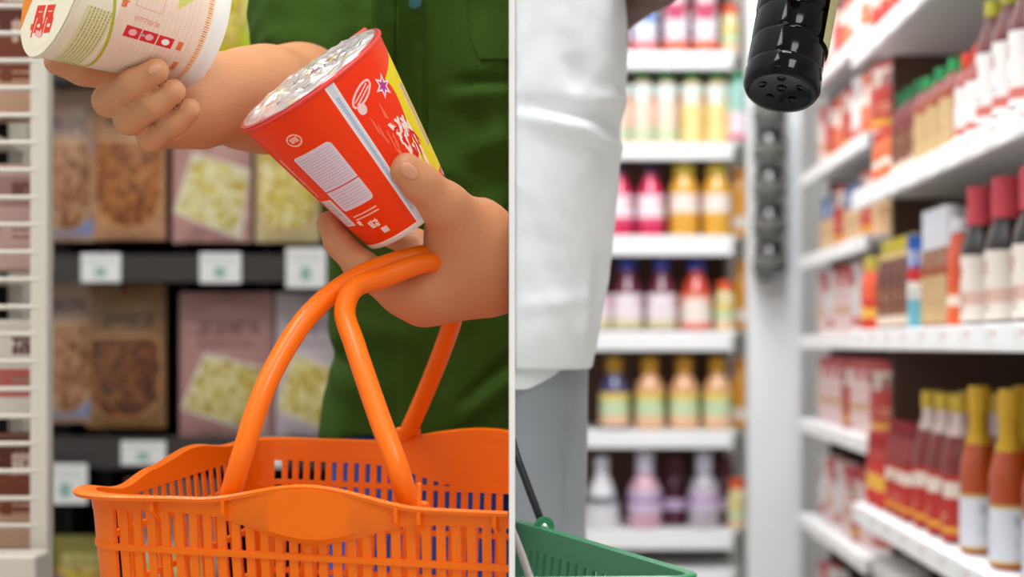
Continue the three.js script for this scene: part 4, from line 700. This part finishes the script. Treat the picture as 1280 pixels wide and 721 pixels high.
// far section
const packP = (key, w, h, tex, seal) => pouchProto(key, { w, h, d: 0.045, tex, seal });
const PP = { pw: packP('pw', 0.10, 0.15, LB.pinkw, 0xb03030), rd: packP('rd', 0.10, 0.14, LB.red, 0xa02020), or: packP('or', 0.09, 0.14, LB.orange, 0xe06030), bt: packP('bt', 0.08, 0.13, LB.bluetan, 0x8a5a40), wh: packP('wh', 0.09, 0.15, LB.white, 0xd0c0c0) };
const farRow = (y, keys, name, labels, d0 = 3.10, step = 0.105) => keys.forEach((k, i) => put(PP[k], name, `${labels[k]}, ${ORD[keys.length - 1 - i]} from white end panel`, 'packet', 'packets on the far gondola shelves', far(0.04, d0 + i * step, y), -Math.PI / 2 + 0.35));
const lb = s => ({ pw: 'pink and white packet on ' + s, rd: 'deep red packet on ' + s, or: 'orange packet on ' + s, bt: 'blue and tan packet on ' + s, wh: 'white packet with red band on ' + s });
farRow(0.61, ['wh', 'or', 'wh', 'or', 'rd', 'wh', 'rd'], 'sauce_packet', lb('the top far gondola shelf'));
farRow(0.406, ['rd', 'or', 'wh', 'rd', 'or', 'rd', 'pw'], 'sauce_packet', lb('the second far gondola shelf'));
farRow(0.21, ['bt', 'rd', 'bt', 'bt', 'rd', 'bt', 'bt'], 'sauce_packet', lb('the third far gondola shelf'));
farRow(0.02, ['pw', 'pw', 'wh', 'pw', 'pw', 'wh', 'pw'], 'sauce_packet', lb('the fourth far gondola shelf'));
farRow(-0.18, ['rd', 'pw', 'pw', 'rd', 'pw', 'pw', 'pw'], 'sauce_packet', lb('the fifth far gondola shelf'));
farRow(-0.41, ['wh', 'pw', 'rd', 'pw', 'wh', 'pw', 'wh'], 'sauce_packet', lb('the sixth far gondola shelf'));
farRow(-0.66, ['pw', 'rd', 'wh', 'pw', 'or', 'wh', 'pw'], 'sauce_packet', lb('the lowest far gondola shelf'));

// ------------------------------------------------------------------ back shelves at the aisle end
const BD = 4.45, BK = F / BD, bx = px => (px - 640) / BK, by = py => EYE - (py - HORIZON) / BK;
{
  const t = thing('shelf_unit', 'white shelf unit of drink bottles and jars closing the end of the aisle', 'shelf');
  const x0 = bx(655), x1 = bx(934), w = x1 - x0, xm = (x0 + x1) / 2;
  obj('back_panel', box(w, 2.1, 0.02, xm, 1.05, -BD - 0.36), M(0x6a4a3c, 0.8), t);  // the shadow behind the bottles is put into this brown
  obj('upright', box(0.02, 2.1, 0.34, x0 + 0.01, 1.05, -BD - 0.18), mShelf, t); obj('upright', box(0.02, 2.1, 0.12, x1 - 0.01, 1.05, -BD - 0.29), mShelf, t);
  obj('plinth', box(w, 0.09, 0.32, xm, 0.045, -BD - 0.18), mShelf, t);
  for (const [py, h] of [[-62, 22], [63, 23], [178, 21], [294, 25], [413, 25], [538, 22], [663, 24], [712, 20]]) {
    const s = obj('shelf', rbox(w - 0.03, 0.012, 0.33, 0.002, xm - 0.005, by(py) - 0.006, -BD - 0.18), mShelf, t);
    obj('price_rail', rbox(w - 0.05, h / BK, 0.012, 0.003, xm - 0.015, by(py) - h / BK / 2, -BD - 0.008), mRail, s);
  }
  const B = (key, o) => bottleProto(key, o);
  const juiceP = { R: 0.033, H: 0.205, body: 0xf0b890, cap: 0x1c9a60, nR: 0.6, capR: 1.1, capY: 0.89, label: LB.juice, l0: 0.05, l1: 0.82, shY: 0.82, neckY: 0.88 };
  const kinds = {
    peach: B('peach', juiceP), lemon: B('lemon', { ...juiceP, body: 0xf2c060, label: LB.lemon }), mint: B('mint', { ...juiceP, body: 0xa8d8cc, label: LB.pinkl, l0: 0.05, l1: 0.45 }),
    pink: B('pink', { R: 0.040, H: 0.205, body: 0xd82a5c, cap: 0x33204c, nR: 0.42, capY: 0.86, label: LB.pinkl, l0: 0.18, l1: 0.56, shY: 0.6, neckY: 0.82 }),
    yellow: B('yellow', { R: 0.042, H: 0.205, body: 0xe6a83a, cap: 0xd0b840, nR: 0.62, capY: 0.84, label: LB.yell, l0: 0.28, l1: 0.58, shY: 0.68, neckY: 0.84 }),
    blueCap: B('blueCap', { R: 0.044, H: 0.205, body: 0x6a2438, cap: 0x2a3a9a, nR: 0.48, capY: 0.82, label: LB.jamw, l0: 0.03, l1: 0.5, shY: 0.56, neckY: 0.76 }),
    blueCapO: B('blueCapO', { R: 0.044, H: 0.205, body: 0xc8402a, cap: 0x2a3a9a, nR: 0.48, capY: 0.82, label: LB.jamr, l0: 0.03, l1: 0.5, shY: 0.56, neckY: 0.76 }),
    gold: B('gold', { R: 0.042, H: 0.205, body: 0xe0a878, cap: 0xc08a1a, nR: 0.5, capY: 0.78, label: LB.gold, l0: 0.05, l1: 0.5, shY: 0.6, neckY: 0.74 }),
    goldDark: B('goldDark', { R: 0.042, H: 0.205, body: 0x4c4a70, cap: 0xb0821a, nR: 0.5, capY: 0.78, label: LB.gold, l0: 0.05, l1: 0.5, shY: 0.6, neckY: 0.74 }),
    white: B('whiteSqueeze', { R: 0.05, H: 0.20, body: 0xe8e6ea, cap: 0xdcdce6, nR: 0.35, capY: 0.8, shY: 0.35, neckY: 0.78 }),
    lilac: B('lilacBottle', { R: 0.048, H: 0.215, body: 0xd8a8b8, cap: 0xd8d4e4, nR: 0.45, capY: 0.72, label: LB.lilac, l0: 0.22, l1: 0.5, shY: 0.52, neckY: 0.72, waist: 0.1 }),
    greyLilac: B('greyLilac', { R: 0.045, H: 0.215, body: 0xb8b0b8, cap: 0xd0ccdc, nR: 0.45, capY: 0.74, label: LB.lilac, l0: 0.25, l1: 0.48, shY: 0.52, neckY: 0.72, waist: 0.12 }),
    burgundy: B('burgundy', { R: 0.042, H: 0.19, body: 0x4a1428, cap: 0x6a2038, nR: 0.5, capY: 0.8, label: LB.lilac, l0: 0.25, l1: 0.4 }),
    blueP: B('blueP', { R: 0.036, H: 0.19, body: 0xd8e0f0, cap: 0x3a6ac0, nR: 0.7, capY: 0.86, label: LB.bluep, l0: 0.04, l1: 0.75, shY: 0.78 }),
    redP: B('redP', { R: 0.036, H: 0.2, body: 0xe8d0d8, cap: 0xb84a6a, nR: 0.7, capY: 0.82, label: LB.redp, l0: 0.04, l1: 0.7, shY: 0.74 }),
    amber: B('amber', { R: 0.030, H: 0.2, body: 0xe6a030, cap: 0xe0922a, nR: 0.6, capY: 0.84, label: LB.yell, l0: 0.1, l1: 0.3 }),
    coral: B('coral', { R: 0.028, H: 0.14, body: 0xe6d8a0, cap: 0xe85a2a, nR: 0.7, capY: 0.7, label: LB.gold, l0: 0.05, l1: 0.5 }),
  };
  const row = (py, list) => list.forEach(([key, px, label, group, dz = 0.07, category = 'bottle'], i) => put(kinds[key], 'drink_bottle', list.filter(q => q[2] === label).length > 1 ? `${label}, ${ORD[list.slice(i + 1).filter(q => q[2] === label).length]} from white end panel` : label, category, group, new THREE.Vector3((px - 640) / F * (BD + dz), by(py) + 0.0004, -BD - dz)));
  const G = (s, n) => [s, n];
  row(63, [['blueP', 770, ...G('white bottle with blue label on the upper back shelf', 'blue labelled bottles')], ['blueP', 806, ...G('white bottle with blue label on the upper back shelf', 'blue labelled bottles')], ['redP', 845, ...G('white bottle with rose label on the upper back shelf', 'rose labelled bottles')], ['redP', 882, ...G('white bottle with rose label on the upper back shelf', 'rose labelled bottles')], ['coral', 914, 'short cream bottle with coral cap on the upper back shelf', null]]);
  row(178, [['peach', 773, ...G('peach juice bottle with green cap on the back shelf', 'peach juice bottles')], ['peach', 803, ...G('peach juice bottle with green cap on the back shelf', 'peach juice bottles')], ['peach', 833, ...G('peach juice bottle with green cap on the back shelf', 'peach juice bottles')], ['lemon', 865, ...G('yellow juice bottle with green cap on the back shelf', 'yellow juice bottles')], ['lemon', 896, ...G('yellow juice bottle with green cap on the back shelf', 'yellow juice bottles')], ['mint', 924, 'mint green juice bottle with pink label on the back shelf', null]]);
  row(294, [['pink', 774, ...G('hot pink drink bottle with purple cap on the back shelf', 'hot pink drink bottles')], ['pink', 813, ...G('hot pink drink bottle with purple cap on the back shelf', 'hot pink drink bottles')], ['yellow', 855, ...G('golden yellow drink bottle beside the hot pink ones', 'golden drink bottles')], ['yellow', 896, ...G('golden yellow drink bottle beside the hot pink ones', 'golden drink bottles')], ['amber', 924, 'slim amber bottle at the end of the pink and yellow row', null, 0.12]]);
  row(413, [['blueCap', 744, ...G('dark jam bottle with blue cap on back shelf', 'blue capped dark bottles')], ['blueCap', 784, ...G('dark jam bottle with blue cap on back shelf', 'blue capped dark bottles')], ['blueCap', 827, ...G('dark jam bottle with blue cap on back shelf', 'blue capped dark bottles')], ['blueCapO', 870, 'orange red bottle with blue cap beside the dark jam bottles', null], ['coral', 906, 'short cream bottle with coral cap beside the blue capped bottles', null], ['amber', 928, 'slim amber bottle at the end of the blue capped row', null, 0.12]]);
  row(538, [['goldDark', 768, 'slate blue bottle with gold cap beside the golden bottles', null], ['gold', 812, ...G('pale gold bottle with gold cap on the lower back shelf', 'gold capped bottles')], ['gold', 855, ...G('pale gold bottle with gold cap on the lower back shelf', 'gold capped bottles')], ['gold', 897, ...G('pale gold bottle with gold cap on the lower back shelf', 'gold capped bottles')], ['amber', 926, 'slim amber bottle at the end of the gold capped row', null, 0.12]]);
  row(663, [['white', 752, 'white pear shaped squeeze bottle on the lowest back shelf', null], ['lilac', 806, 'lilac and pink bottle with tall pale cap on the lowest back shelf', null], ['burgundy', 842, 'dark burgundy bottle between the lilac and grey bottles', null, 0.14], ['greyLilac', 880, 'grey lilac bottle with tall pale cap on the lowest back shelf', null], ['burgundy', 906, 'dark burgundy bottle beside the coral capped bottle', null, 0.14], ['coral', 922, 'short cream bottle with coral cap on the lowest back shelf', null, 0.05]]);
}
{ // white column at the end of the gondola, with a strip of dark pouches
  const d = 4.1, k = F / d, X = px => (px - 640) / k, Y = py => EYE - (py - HORIZON) / k;
  const c = obj('end_panel', rbox(X(1003) - X(936), 2.3, 0.06, 0.004, (X(1003) + X(936)) / 2, 1.15, -d - 0.03), M(0xe4e5e4, 0.55)); c.userData = { label: 'white end panel standing between the back shelf and the gondola', category: 'panel' };
  const st = thing('clip_strip', 'narrow hanging strip with hooks on the white end panel', 'display strip', new THREE.Vector3(X(958), 0, -d));
  obj('strip', box(0.03, Y(60) - Y(352), 0.004, 0, (Y(60) + Y(352)) / 2, 0.003), M(0x4a4a48, 0.5), st);
  const g = new THREE.Group(); const R = 0.044;
  obj('body', lathe([[0.0001, 0.0], [R * 0.8, 0], [R, 0.01], [R, 0.055], [R * 0.7, 0.075], [R * 0.5, 0.082]]), M(0x17120f, 0.12, { clearcoat: 1 }), g);
  obj('cap', lathe([[R * 0.5, 0.078], [R * 0.55, 0.08], [R * 0.55, 0.098], [0.0001, 0.1]]), M(0x6a6a5a, 0.35), g);
  obj('label', new THREE.CylinderGeometry(R * 1.01, R * 1.01, 0.03, 20, 1, true).translate(0, 0.032, 0), M(0xffffff, 0.5, { map: labelTex('dk', '#6a6a60', [[0.3, 0.6, '#2a2422']], ['#d0d0c8', '#a0a090']) }), g);
  let i = 0; for (const py of [160, 206, 252, 298, 344]) { put(g, 'dark_jar', ['topmost', 'second highest', 'middle', 'second lowest', 'lowest'][i] + ' dark glossy jar on the hanging strip by the white panel', 'jar', 'dark jars on the hanging strip', new THREE.Vector3(X(958), Y(py), -d + R + 0.008)); obj('jar_ledge', box(0.07, 0.004, 0.1, 0, Y(py) - 0.0025, 0.05), M(0x8a8a88, 0.4), st); i++; }
}
renderer.render(scene, camera);
